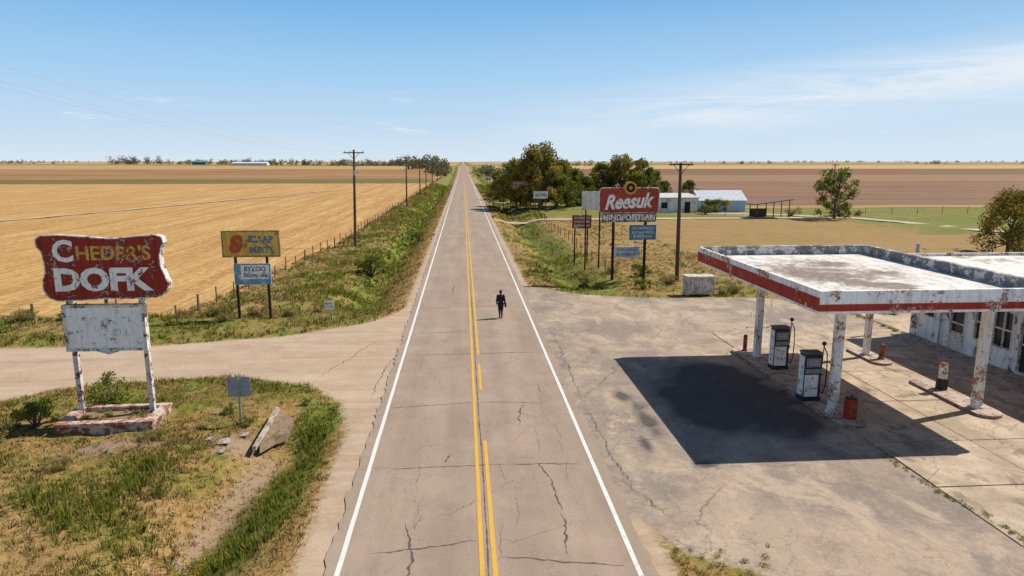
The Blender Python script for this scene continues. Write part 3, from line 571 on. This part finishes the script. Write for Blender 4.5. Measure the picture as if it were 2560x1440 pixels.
board('red_white_sign',7.8,10.2,3.0,4.6,150,paint('pink_board',(.6,.38,.36),(.25,.36,.5),.5,.8),(8.2,9.8))
board('small_sign',7.6,9.1,3.2,4.2,240,paint('teal_board'   ,(.1,.25,.4)),(7.9,8.8))

# ---------------------------------------------------------------- utility poles
mPole=plain('creosote_pole',(.10,.065,.045),.35,5)
def pole(x,y,h,lean=0,xf=False,arm=2.3,below=.35):
    e=group('utility_pole',(x,y,0)); z0=h1(x,y)-.3; zt=h; tx=x+lean
    MB().path([(x,y,z0),(x+lean*.5,y,(z0+zt)/2),(tx,y,zt)],[.17,.15,.11],12).obj('shaft',[mPole],e,smooth=False)
    za=zt-below; g=MB(); g.box(tx-arm/2,tx+arm/2,y-.22,y-.11,za-.06,za+.06)
    g.tube((tx-.6,y-.18,za-.05),(tx,y-.16,za-.75),.025,.025,5); g.tube((tx+.6,y-.18,za-.05),(tx,y-.16,za-.75),.025,.025,5); g.obj('crossarm',[mPole],e)
    g=MB(); att=[]
    for q in(-arm/2+.12,-.35,arm/2-.12):
        g.tube((tx+q,y-.165,za+.06),(tx+q,y-.165,za+.15),.02,.02,6); g.tube((tx+q,y-.165,za+.13),(tx+q,y-.165,za+.24),.055,.04,8); att.append((tx+q,y-.165,za+.22))
    g.obj('insulators',[plain('insulator_glass',(.25,.28,.27),.2,5,.3)],e)
    if xf:
        g=MB(); g.tube((tx+.02,y-.32,zt-2.9),(tx+.02,y-.32,zt-2.25),.16,.16,12); g.box(tx-.28,tx+.30,y-.2,y-.12,zt-1.9,zt-1.82); g.tube((tx+.35,y-.15,zt-2.7),(tx+.35,y-.15,zt-2.4),.06,.06,8); g.obj('transformer',[mSteel],e)
    return att
PL=[(-12.9,-34,11.6),(-12.9,16,12.3),(-13.1,80.1,11.0),(-12.7,149.7,10.8),(-13.0,201,10.6),(-13.3,240,10.3),(-13.3,290,10),(-13.4,350,10),(-13.5,420,10)]
atts=[]
for i,(x,y,h) in enumerate(PL): atts.append(pole(x,y,h,.28 if i==2 else .1,i==2))
g=MB()
for a,b2 in zip(atts[:-1],atts[1:]):
    for p0,p1 in zip(a,b2):
        L=p1[1]-p0[1]; sag=L*.012; pts=[(p0[0]+(p1[0]-p0[0])*t,p0[1]+L*t,p0[2]+(p1[2]-p0[2])*t-4*sag*t*(1-t)) for t in [i/14 for i in range(15)]]
        g.path(pts,[.0045]*15,4)
g.obj('overhead_wires',[plain('wire_metal',(.38,.38,.40),.1,2,.5)])
pole(16.8,53.8,9.6,-.1,False,1.9,.15); pole(105,190,9,0)

# ---------------------------------------------------------------- fences
mFp=plain('fence_wood',(.17,.125,.085),.4,7)
g=MB(); line=[(-60,43.8),(-27.2,43.3),(-22,43.0),(-18.15,42.2)]
pp=[]
for (a,b2) in zip(line[:-1],line[1:]):
    L=math.dist(a,b2); n=max(1,int(L/2.6))
    for i in range(n): t=i/n; pp.append((a[0]+(b2[0]-a[0])*t,a[1]+(b2[1]-a[1])*t))
y=42.2
while y<420: pp.append((float(fenceX(np.array([y]))[0]),y)); y+=2.9+ (y>150)*1.5
prev=None
for i,(x,y) in enumerate(pp):
    z=h1(x,y); hh=1.15+rnd.uniform(-.12,.15); r=.06 if i%4 else .09; lx,ly=rnd.uniform(-.06,.06),rnd.uniform(-.06,.06)
    g.tube((x,y,z-.2),(x+lx,y+ly,z+hh),r,r*.85,6)
    if prev:
        for k in(.35,.7,1.0): g.tube((prev[0],prev[1],prev[2]+k),(x,y,z+k),.006,.006,3)
    prev=(x,y,z)
g.obj('wire_fence',[mFp])
def fence(pts,step,h=1.2):
    g=MB(); prev=None
    for (a,b2) in zip(pts[:-1],pts[1:]):
        L=math.dist(a,b2); n=max(1,int(L/step))
        for i in range(n+1):
            t=i/n; x=a[0]+(b2[0]-a[0])*t+rnd.uniform(-.05,.05); y=a[1]+(b2[1]-a[1])*t; z=h1(x,y); hh=h*rnd.uniform(.85,1.1)
            g.tube((x,y,z-.2),(x+rnd.uniform(-.05,.05),y,z+hh),.05,.045,6)
            if prev:
                for k in(.4,.8): g.tube((prev[0],prev[1],prev[2]+k),(x,y,z+k),.006,.006,3)
            prev=(x,y,z)
    g.obj('wire_fence',[mFp])
fence([(12.2,60),(12.4,112)],3.2); fence([(72,119),(200,128)],5); fence([(20,118),(46,119)],4)

# ---------------------------------------------------------------- canopy
CX0,CX1,CY0,CY1,ZB,ZT=11.45,20.35,21.75,33.9,4.60,5.40
e=group('gas_station_canopy',((CX0+CX1)/2,(CY0+CY1)/2,0))
mCW=paint('canopy_white',(1.,.95,.88),(.30,.13,.075),.42,.9,.4,(.55,.43,.33)); mCR=paint('canopy_red',(.46,.05,.025),(.74,.62,.52),.39,.9,.5,(.2,.08,.05))
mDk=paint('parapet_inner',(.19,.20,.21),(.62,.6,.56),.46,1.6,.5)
t=.16; g=MB()
g.box(CX0,CX1,CY0,CY0+t,ZB,ZT); g.box(CX0,CX1,CY1-t,CY1,ZB,ZT); g.box(CX0,CX0+t,CY0+t,CY1-t,ZB,ZT); g.box(CX1-t,CX1,CY0+t,CY1-t,ZB,ZT)
g.obj('fascia',[mCW],e,bevel=.02)
g=MB(); q=.012; za,zb_=ZB+.10,ZB+.40
g.box(CX0-q,CX1+q,CY0-q,CY0,za,zb_-.06); g.box(CX0-q,CX1+q,CY1,CY1+q,za,zb_); g.box(CX0-q,CX0,CY0,CY1,za,zb_+.16); g.box(CX1,CX1+q,CY0,CY1,za,zb_)
g.obj('red_band',[mCR],e)
RD=4.98
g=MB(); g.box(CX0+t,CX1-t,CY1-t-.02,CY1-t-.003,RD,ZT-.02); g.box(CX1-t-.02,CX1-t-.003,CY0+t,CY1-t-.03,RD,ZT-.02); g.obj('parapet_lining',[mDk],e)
g=MB()
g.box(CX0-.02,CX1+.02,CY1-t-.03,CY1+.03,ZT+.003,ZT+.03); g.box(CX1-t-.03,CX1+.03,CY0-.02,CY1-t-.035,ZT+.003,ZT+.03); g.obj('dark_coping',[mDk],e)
mRoof,nt,b=newmat('canopy_roof_mat',.85); p=gpos(nt)
n1=noise(nt,p,.45,8,.72,.4); n2=noise(nt,vscale(nt,p,(1,.4,1)),2.,7,.7); n4=noise(nt,p,4,7,.75)
a=mix(nt,rampf(nt,n2,.38,.62),(.60,.52,.44),(.92,.87,.80)); sx=sep(nt,p); dx=M(nt,'MULTIPLY',M(nt,'SUBTRACT',sx[0],15.3),.30); dy=M(nt,'MULTIPLY',M(nt,'SUBTRACT',sx[1],27.8),.18)
dd=M(nt,'ADD',M(nt,'POWER',M(nt,'ABSOLUTE',dx),2.),M(nt,'POWER',M(nt,'ABSOLUTE',dy),2.)); f=M(nt,'SUBTRACT',M(nt,'ADD',M(nt,'MULTIPLY',n1,2.0),M(nt,'ADD',M(nt,'MULTIPLY',n4,.8),M(nt,'MULTIPLY',n2,.3))),M(nt,'MULTIPLY',dd,.45))
a=mix(nt,M(nt,'MULTIPLY',rampf(nt,f,1.22,1.46),.92),a,mix(nt,rampf(nt,n4,.4,.6),(.14,.095,.07),(.33,.24,.18))); a=mix(nt,M(nt,'MULTIPLY',rampf(nt,n4,.55,.60),.6),a,(.36,.28,.22))
nt.links.new(a,b.inputs['Base Color']); bump(nt,b,n2,.4,.03)
g=MB(); g.box(CX0+t,CX1-t,CY0+t,CY1-t,ZB+.08,RD); g.obj('roof_deck',[mRoof],e)
mCol=paint('column_white',(.94,.89,.80),(.24,.09,.05),.425,2.2,.45,(.50,.28,.16))
g=MB()
for x,y,w in[(13.6,24.1,.15),(14.0,31.9,.15),(19.6,24.3,.15),(19.6,31.8,.13)]:
    g.box(x-w,x+w,y-w,y+w,.15,ZB+.07); g.box(x-w-.05,x+w+.05,y-w-.05,y+w+.05,.15,.22)
g.obj('columns',[mCol],e,bevel=.012)

mKr=paint('kerb_red',(.30,.10,.07),(.5,.42,.36),.5,2.5,.5,(.12,.08,.07)); mKt=paint('island_top',(.56,.45,.35),(.3,.2,.15),.46,2,.4)
def island(x,y0,y1,w):
    pts=[(x+w/2*math.cos(t),y0+w/2+w/2*math.sin(t)) for t in [math.pi+math.pi*i/10 for i in range(11)]]+[(x+w/2*math.cos(t),y1-w/2+w/2*math.sin(t)) for t in [math.pi*i/10 for i in range(11)]]
    MB().prismZ(pts,-.02,.15,1,0).obj('pump_island',[mKr,mKt],bevel=.02)
island(13.8,22.75,33.6,1.15); island(19.65,23.3,28.0,1.1); island(19.7,30.2,33.2,1.0)
mBlk=plain('pump_black',(.035,.032,.03),.4,8,.45); mPW=paint('pump_white',(1.,.95,.87),(.28,.13,.07),.40,4,.3)
mGls=plain('dial_glass',(.12,.13,.13),.3,12,.2); mHose=plain('rubber_hose',(.02,.02,.02),.2,8,.5); mRst=paint('rust_red',(.36,.11,.05),(.14,.06,.03),.47,4,.3)
def pump(x,y):
    e=group('fuel_pump',(x,y,.15)); z=.15; w=.36; d=.24
    MB().box(x-w-.03,x+w+.03,y-d-.03,y+d+.03,z,z+.14).obj('plinth',[mBlk],e,bevel=.01)
    MB().box(x-w,x+w,y-d,y+d,z+.14,z+1.95).obj('cabinet',[mBlk],e,bevel=.04)
    MB().box(x-w+.03,x+w-.12,y-d-.014,y-d,z+.18,z+1.10).obj('lower_panel',[mPW],e,bevel=.006)
    g=MB(); g.box(x-w-.012,x-w,y-d+.03,y+d-.03,z+.2,z+1.85); g.obj('side_panel',[mPW],e)
    g=MB(); g.box(x-w+.07,x+w-.07,y-d-.03,y-d,z+1.42,z+1.78); g.obj('dial_frame',[mSteel],e,bevel=.01)
    MB().box(x-w+.11,x+w-.11,y-d-.036,y-d-.031,z+1.46,z+1.74).obj('dial_glass',[mGls],e)
    g=MB(); 
    for k in range(3): g.box(x-w+.13,x+w-.13,y-d-.042,y-d-.038,z+1.50+k*.08,z+1.54+k*.08)
    g.obj('counters',[plain('counter_white',(.6,.58,.52),.2,20)],e)
    MB().box(x-w+.05,x+w-.05,y-d-.02,y-d,z+1.16,z+1.34).obj('price_strip',[plain('grey_strip',(.3,.29,.27),.3,9)],e)
    g=MB(); g.box(x-w-.02,x+w+.02,y-d-.02,y+d+.02,z+1.95,z+2.02); g.obj('cap',[plain('pump_cap',(.16,.15,.14),.3,6)],e,bevel=.015)
    g=MB(); hx=x+w+.05; g.tube((hx+.05,y,z+.9),(hx+.10,y,z+2.25),.02,.02,8); g.ell((hx+.10,y,z+2.32),(.09,.09,.09)); g.box(x+w,hx+.1,y-.04,y+.04,z+1.0,z+1.05); g.obj('hose_mast',[mBlk],e)
    pts=[(hx+.1,y,z+2.2),(hx+.24,y-.03,z+1.9),(hx+.27,y-.05,z+1.2),(hx+.24,y-.07,z+.55),(hx+.14,y-.08,z+.25),(hx+.02,y-.08,z+.35),(hx-.01,y-.06,z+.8),(hx,y-.05,z+1.15)]
    MB().path(pts,[.022]*8,8).obj('hose',[mHose],e,smooth=True)
    g=MB(); g.path([(hx,y-.05,z+1.12),(hx+.03,y-.05,z+1.3),(hx-.02,y-.05,z+1.42)],[.03,.028,.014],8); g.box(hx+.03,hx+.05,y-.06,y-.04,z+1.1,z+1.28); g.obj('nozzle',[mSteel],e)
pump(14.15,29.9); pump(13.45,25.7)
def bollard(x,y,h,r,two=False):
    e=group('bollard',(x,y,.15)); 
    if two:
        MB().tube((x,y,.15),(x,y,.62),r*1.35,r*1.35,16).obj('base',[mBlk],e); MB().tube((x,y,.62),(x,y,h),r,r,16).obj('tube',[mCol],e); MB().tube((x,y,h),(x,y,h+.04),r*1.05,r*.8,16).obj('cap',[mRst],e)
    else:
        MB().tube((x,y,.15),(x,y,h),r,r,14).obj('tube',[mRst],e); MB().tube((x,y,h),(x,y,h+.05),r*1.02,r*.6,14).obj('cap',[mRst],e); MB().tube((x,y,.15),(x,y,.2),r*1.5,r*1.4,14).obj('base',[mRst],e)
bollard(19.75,26.5,1.25,.17,True); bollard(13.8,32.9,.95,.10); bollard(19.9,31.0,.85,.12)
e=group('oil_cabinet',(13.95,23.5,.15)); MB().box(13.78,14.15,23.35,23.66,.15,.93).obj('body',[paint('cabinet_red',(.5,.04,.02),(.2,.05,.03),.40,4,.4)],e,bevel=.02)
MB().box(13.80,14.13,23.37,23.64,.935,.99).obj('lid',[mBlk],e,bevel=.01); MB().tube((13.96,23.5,.98),(13.96,23.5,1.07),.035,.03,8).obj('knob',[mBlk],e); MB().box(13.83,14.10,23.335,23.35,.3,.75).obj('door',[mRst],e)

# ---------------------------------------------------------------- station building
e=group('gas_station_building',(31,26,0))
mWal=paint('station_wall_white',(.84,.84,.82),(.30,.22,.17),.415,.9,.5,(.10,.07,.05)); mTrim=paint('station_trim',(.72,.68,.60),(.25,.18,.12),.43,2.4,.5)
BX,BY0,BY1,BZ=24.75,8.,36.1,4.0
g=MB()
ops=[(34.1,35.0,1.35,2.75),(31.9,33.0,.15,2.85),(28.9,31.3,1.0,2.85),(27.5,28.5,.15,2.85),(23.2,26.8,.15,3.1),(18.6,22.4,.15,3.1),(13.5,17.5,1.,3.)]
cur=BY1
for y0,y1,z0,z1 in ops:
    g.box(BX,BX+.2,y1,cur,0,BZ); g.box(BX,BX+.2,y0,y1,z1,BZ); 
    if z0>0: g.box(BX,BX+.2,y0,y1,0,z0)
    cur=y0
g.box(BX,BX+.2,BY0,cur,0,BZ); g.box(BX+.2,38,BY1-.2,BY1,0,BZ); g.box(BX+.2,38,BY0,BY0+.2,0,BZ); g.box(37.8,38,BY0+.2,BY1-.2,0,BZ)
g.obj('walls',[mWal],e)
g=MB(); 
for y0,y1,z0,z1 in ops: g.box(BX+.12,BX+.14,y0,y1,z0,z1)
g.obj('window_glass',[plain('dirty_glass',(.035,.038,.04),.5,2,.15)],e)
g=MB()
for i,(y0,y1,z0,z1) in enumerate(ops):
    f=.07; g.box(BX-.03,BX+.11,y0,y0+f,z0,z1);g.box(BX-.03,BX+.11,y1-f,y1,z0,z1);g.box(BX-.028,BX+.108,y0+f,y1-f,z1-f,z1);g.box(BX-.028,BX+.108,y0+f,y1-f,z0,z0+f)
    n=3 if (y1-y0)>2 else 1
    for k in range(1,n+1 if n>1 else 1): 
        yy=y0+(y1-y0)*k/(n+1); g.box(BX+.01,BX+.1,yy-.03,yy+.03,z0+f,z1-f)
    g.box(BX+.02,BX+.095,y0+f,y1-f,(z0+z1)/2-.04,(z0+z1)/2+.04)
    if i in(4,5):
        g.box(BX+.03,BX+.09,y0+f,y1-f,z0+f,z0+1.1)
    if i==1: g.box(BX+.03,BX+.09,y0+f,y1-f,z0+f,z0+.9)
g.obj('frames',[mTrim],e)
g=MB(); g.box(24.25,38.3,BY0-.3,BY1+.3,BZ+.003,BZ+.16,0); g.obj('roof_slab',[mTrim],e)
g=MB(); g.box(24.25,24.45,BY0-.3,BY1+.3,BZ+.163,4.62); g.box(24.45,38.3,BY1+.1,BY1+.3,BZ+.163,4.62); g.box(38.1,38.3,BY0-.3,BY1+.1,BZ+.163,4.62); g.box(24.45,38.1,BY0-.3,BY0-.1,BZ+.163,4.62); g.obj('parapet',[mEdge],e)
g=MB(); g.box(24.236,24.25,BY0-.3,BY1+.3,BZ+.05,4.5); g.box(24.25,38.3,BY1+.3,BY1+.312,BZ+.05,4.5); g.obj('red_fascia',[mCR],e)
g=MB(); g.box(24.45,38.1,BY0-.1,BY1+.1,BZ+.163,4.46); g.obj('roof_membrane',[paint('roof_white',(.88,.82,.74),(.42,.33,.26),.44,.5,.3)],e)
g=MB(); g.tube((25.3,36.9,4.0),(25.3,36.9,5.0),.09,.09,10); g.tube((25.3,36.9,5.0),(25.3,36.9,5.08),.14,.12,10); g.box(29.4,29.8,33.5,33.9,4.46,4.95); g.tube((32,35,4.46),(32,35,4.8),.12,.12,8); g.box(27.3,27.9,30,30.5,4.46,4.7); g.obj('roof_vents',[mSteel],e)
g=MB(); g.box(23.6,24.748,BY0,36.0,0,.1); g.obj('front_step',[paint('step_concrete',(.45,.36,.28),(.2,.15,.12),.45,3)],e)
g=MB(); g.tube((24.6,33.5,.1),(24.6,33.5,4.0),.05,.05,8); g.obj('downpipe',[mSteel],e)

e=group('ice_chest',(16.7,48.2,0)); mCh=paint('chest_paint',(.66,.62,.56),(.25,.16,.1),.47,1.8,.6,(.4,.4,.38))
MB().box(15.7,17.75,47.85,48.9,.12,1.35).obj('body',[mCh],e,bevel=.03); MB().box(15.64,17.81,47.78,48.96,1.353,1.47).obj('lid',[mTrim],e,bevel=.02)
g=MB()
for x in(15.8,17.6):
    for y in(47.95,48.8): g.box(x-.06,x+.06,y-.06,y+.06,-.1,.12)
g.box(15.95,16.6,47.83,47.85,.3,1.2); g.box(16.8,17.45,47.83,47.85,.3,1.2); g.obj('doors_and_feet',[mCh],e)

# ---------------------------------------------------------------- distant buildings
e=group('storage_building',(40,129,0)); g=MB(); g.box(35.9,44.0,128,134,-.1,2.75); g.obj('walls',[paint('store_white',(.86,.86,.86),(.45,.42,.40),.43,.6,.4)],e)
g=MB(); g.add([(35.6,127.6,2.76),(44.3,127.6,2.76),(44.3,134.4,3.3),(35.6,134.4,3.3),(35.6,127.6,2.95),(44.3,127.6,2.95),(44.3,134.4,3.5),(35.6,134.4,3.5)],[(0,3,2,1),(4,5,6,7),(0,1,5,4),(1,2,6,5),(2,3,7,6),(3,0,4,7)]); g.obj('roof',[plain('tin_roof',(.6,.56,.51),.2,1)],e)
g=MB(); g.box(37,38.2,127.95,127.98,.9,2.0); g.box(41.5,42.6,127.95,127.98,0,2.1); g.obj('openings',[mDark],e)
e=group('metal_barn',(50,133,0)); g=MB()
g.box(45.2,54.3,130.2,136.5,-.1,2.3); g.add([(45.2,130.2,2.3),(45.2,136.5,2.3),(45.2,133.35,3.95)],[(0,2,1)]); g.add([(54.3,130.2,2.3),(54.3,136.5,2.3),(54.3,133.35,3.95)],[(0,1,2)])
g.obj('walls',[paint('barn_blue',(.42,.64,.82),(.5,.6,.66),.41,.8,.2)],e)
g=MB()
for y0,z0,y1,z1 in((129.8,2.22,133.35,4.05),(136.9,2.22,133.35,4.05)):
    g.add([(44.9,y0,z0),(54.6,y0,z0),(54.6,y1,z1),(44.9,y1,z1)],[(0,1,2,3)])
    for k in range(17):
        x=45.+k*.59; g.add([(x,y0,z0+.06),(x+.08,y0,z0+.06),(x+.08,y1,z1+.06),(x,y1,z1+.06)],[(0,1,2,3)])
g.obj('roof',[plain('galvanised_roof',(.66,.68,.69),.15,2,.5)],e)
g=MB(); g.box(50.6,51.6,130.14,130.18,0,2.05); g.box(46.2,47.2,130.14,130.18,.9,1.8); g.obj('door',[plain('barn_door',(.6,.62,.63),.2,3)],e)
e=group('open_shed',(53,116,0)); g=MB()
for x,zt in((49.9,2.35),(52.8,2.75),(55.6,3.1)):
    for y in(114.6,117.6): g.tube((x,y,-.2),(x,y,zt),.09,.08,6)
g.obj('posts',[mWood],e); g=MB(); g.add([(49.2,114.2,2.3),(56.1,114.2,3.15),(56.1,118,3.15),(49.2,118,2.3),(49.2,114.2,2.45),(56.1,114.2,3.3),(56.1,118,3.3),(49.2,118,2.45)],[(0,3,2,1),(4,5,6,7),(0,1,5,4),(1,2,6,5),(2,3,7,6),(3,0,4,7)]); g.obj('roof',[plain('rusty_tin',(.22,.15,.11),.3,2)],e)
g=MB(); g.box(50,53,117.65,117.72,.1,1.5); g.obj('back_boards',[mWood],e)
def farm(name,x,y,w,d,h,wc,rc):
    z=h1(x,y); e=group(name,(x,y,z)); g=MB(); g.box(x-w/2,x+w/2,y,y+d,z-1,z+h); g.obj('walls',[plain(name+'_wall',wc,.15,.3)],e)
    g=MB(); g.add([(x-w/2-.5,y-.5,z+h),(x+w/2+.5,y-.5,z+h),(x+w/2+.5,y+d/2,z+h*1.5),(x-w/2-.5,y+d/2,z+h*1.5)],[(0,1,2,3)]); g.add([(x-w/2-.5,y+d+.5,z+h),(x+w/2+.5,y+d+.5,z+h),(x+w/2+.5,y+d/2,z+h*1.5),(x-w/2-.5,y+d/2,z+h*1.5)],[(0,3,2,1)]); g.add([(x-w/2,y,z+h),(x-w/2,y+d,z+h),(x-w/2,y+d/2,z+h*1.5)],[(0,2,1)]); g.add([(x+w/2,y,z+h),(x+w/2,y+d,z+h),(x+w/2,y+d/2,z+h*1.5)],[(0,1,2)]); g.obj('roof',[plain(name+'_roof',rc,.15,.3)],e)
farm('long_white_barn',-300,1000,48,12,3,(.75,.75,.75),(.7,.7,.7)); farm('farmhouse',-135,950,22,10,3,(.5,.45,.4),(.45,.17,.1)); farm('blue_farm_shed',-75,900,18,10,3,(.35,.5,.6),(.4,.55,.65)); farm('green_farm_shed',-395,1070,20,9,4,(.12,.22,.19),(.14,.28,.23))

# ---------------------------------------------------------------- pedestrian (walking away from the camera)
px,py=1.75,41.6; gz=rz(px,py)
e=group('walking_person',(px,py,gz)); g=MB()
def tp(pts,rs,seg=12):
    for i in range(len(pts)-1): g.tube(pts[i],pts[i+1],rs[i],rs[i+1],seg)
    for p_,r_ in zip(pts,rs): g.ell(p_,(r_,r_,r_),0,12,8)
g.ell((0,0,.98),(.17,.13,.15)); g.ell((0,.0,1.14),(.18,.13,.17)); g.ell((0,0,1.31),(.21,.135,.18)); g.ell((0,.0,1.43),(.19,.11,.08))
tp([(0,0,1.44),(0,.01,1.56)],[.07,.058])
g.ell((0,.02,1.66),(.078,.095,.118)); g.ell((0,.115,1.645),(.014,.02,.022)); g.ell((-.08,.02,1.65),(.012,.02,.03)); g.ell((.08,.02,1.65),(.012,.02,.03))
tp([(-.18,0,1.43),(-.235,-.03,1.16),(-.235,.06,.93)],[.08,.066,.044]); tp([(.18,0,1.43),(.24,-.06,1.17),(.25,-.04,.92)],[.08,.066,.044])
tp([(-.09,0,.93),(-.075,.10,.50),(-.06,.06,.10)],[.11,.078,.046]); tp([(.09,0,.93),(.07,-.02,.50),(.055,-.16,.12)],[.11,.078,.046])
tp([(-.06,.04,.055),(-.065,.20,.04)],[.05,.038]); tp([(.055,-.17,.09),(.06,-.03,.04)],[.05,.038])
for sx,wx,wy,wz in((-1,-.237,.075,.90),(1,.252,-.035,.89)):
    g.ell((wx,wy+.005,wz-.04),(.022,.04,.05))
    for k in range(4):
        yy=wy-.026+k*.021; L=(.060,.072,.075,.066)[k]
        tp([(wx,yy,wz-.08),(wx-sx*.006,yy+.003,wz-.08-L*.55),(wx-sx*.020,yy+.008,wz-.08-L)],[.0095,.009,.008],6)
    tp([(wx-sx*.01,wy+.035,wz-.03),(wx-sx*.02,wy+.058,wz-.065),(wx-sx*.026,wy+.062,wz-.09)],[.011,.010,.009],6)
g.v=[(x+px,y+py,z+gz) for x,y,z in g.v]
mP,nt,b=newmat('clothes_and_skin',.85); sx_=sep(nt,opos(nt)); z=M(nt,'SUBTRACT',sx_[2],gz); c=mix(nt,M(nt,'GREATER_THAN',z,.11),(.03,.03,.03),(.13,.07,.045)); c=mix(nt,M(nt,'GREATER_THAN',z,.50),c,(.02,.02,.022)); 
ax=M(nt,'ABSOLUTE',M(nt,'SUBTRACT',sx_[0],px)); hand=M(nt,'MULTIPLY',M(nt,'LESS_THAN',z,.93),M(nt,'GREATER_THAN',ax,.205)); c=mix(nt,M(nt,'MULTIPLY',hand,M(nt,'GREATER_THAN',z,.6)),c,(.20,.11,.075)); 
c=mix(nt,M(nt,'GREATER_THAN',z,.93),c,(.018,.02,.027)); c=mix(nt,M(nt,'GREATER_THAN',z,1.53),c,(.20,.11,.075)); nt.links.new(c,b.inputs['Base Color'])
o=g.obj('body',[mP],e,smooth=True); r=o.modifiers.new('remesh','REMESH'); r.mode='VOXEL'; r.voxel_size=.009; r.use_smooth_shade=True; sm=o.modifiers.new('s','SMOOTH'); sm.iterations=2
g=MB(); g.ell((px,py-.005,gz+1.705),(.092,.105,.10)); g.ell((px,py-.045,gz+1.64),(.08,.06,.08)); o=g.obj('hair',[plain('dark_hair',(.02,.015,.012),.3,30)],e,smooth=True)
g=MB(); g.box(px+.26,px+.35,py-.16,py+.10,gz+.72,gz+.98); g.path([(px+.305,py-.12,gz+.98),(px+.17,py-.05,gz+1.47)],[.012,.012],6); g.obj('shoulder_bag',[plain('bag_cloth',(.025,.025,.03),.3,20)],e,bevel=.03)

# ---------------------------------------------------------------- light, sky, camera
sv=Vector((.84,.27,1)).normalized(); el=math.asin(sv.z); az=math.atan2(sv.x,sv.y)
L=bpy.data.lights.new('sun','SUN'); L.energy=5.0; L.angle=math.radians(.5); L.color=(1,.955,.87); lo=bpy.data.objects.new('sun',L); scene.collection.objects.link(lo); lo.rotation_euler=sv.to_track_quat('Z','Y').to_euler(); lo.location=(30,10,40)
w=bpy.data.worlds.new('World'); scene.world=w; w.use_nodes=True; nt=w.node_tree; bg=nt.nodes['Background']; bg.inputs['Strength'].default_value=.08
sk=nt.nodes.new('ShaderNodeTexSky'); sk.sky_type='NISHITA'; sk.sun_disc=False; sk.sun_elevation=el; sk.sun_rotation=az; sk.altitude=300; sk.air_density=1.0; sk.dust_density=.4; sk.ozone_density=2.0
tc=nt.nodes.new('ShaderNodeTexCoord'); d=tc.outputs['Generated']; dz=sep(nt,d)
elv=dz[2]; azm=dz[0]
def lin(r,g,b_): return tuple(((x/255)**2.2)/.08 for x in (r,g,b_))
gr=mix(nt,rampf(nt,elv,0,.05),lin(214,229,240),lin(192,218,241)); gr=mix(nt,rampf(nt,elv,.05,.12),gr,lin(162,205,241)); gr=mix(nt,rampf(nt,elv,.12,.23),gr,lin(110,173,229))
gr=mix(nt,M(nt,'MULTIPLY',rampf(nt,azm,-.1,.75),M(nt,'SUBTRACT',1.,rampf(nt,elv,.0,.25))),gr,mix(nt,.55,gr,lin(216,232,245)))
skc=mix(nt,rampf(nt,elv,.22,.45),gr,mix(nt,1.,sk.outputs[0],(.8,.85,.95),'MULTIPLY'))
n1=noise(nt,vscale(nt,d,(1.4,1.4,16)),2.4,10,.66,.5); n2=noise(nt,vscale(nt,d,(4,4,30)),2.4,8,.68,.3)
wedge=M(nt,'SUBTRACT',.052,M(nt,'ABSOLUTE',M(nt,'SUBTRACT',elv,M(nt,'ADD',.036,M(nt,'MULTIPLY',azm,.11))))); wedge=rampf(nt,wedge,.0,.045)
mask=M(nt,'MULTIPLY',wedge,rampf(nt,azm,.02,.35)); f1=M(nt,'MULTIPLY',mask,rampf(nt,n1,.34,.60))
low=M(nt,'MULTIPLY',rampf(nt,M(nt,'SUBTRACT',.05,M(nt,'ABSOLUTE',M(nt,'SUBTRACT',elv,.055))),.0,.04),rampf(nt,n2,.58,.68)); f=M(nt,'MAXIMUM',M(nt,'MULTIPLY',f1,.85),M(nt,'MULTIPLY',low,.5))
nt.links.new(mix(nt,f,skc,lin(234,241,248)),bg.inputs['Color'])
cam=bpy.data.cameras.new('camera'); cam.lens=24.0; cam.sensor_width=36; cam.clip_start=.1; cam.clip_end=20000
co=bpy.data.objects.new('camera',cam); scene.collection.objects.link(co); co.location=(-.49,0,9.7); co.rotation_euler=(math.radians(90-10.52),0,math.radians(-4.05)); scene.camera=co
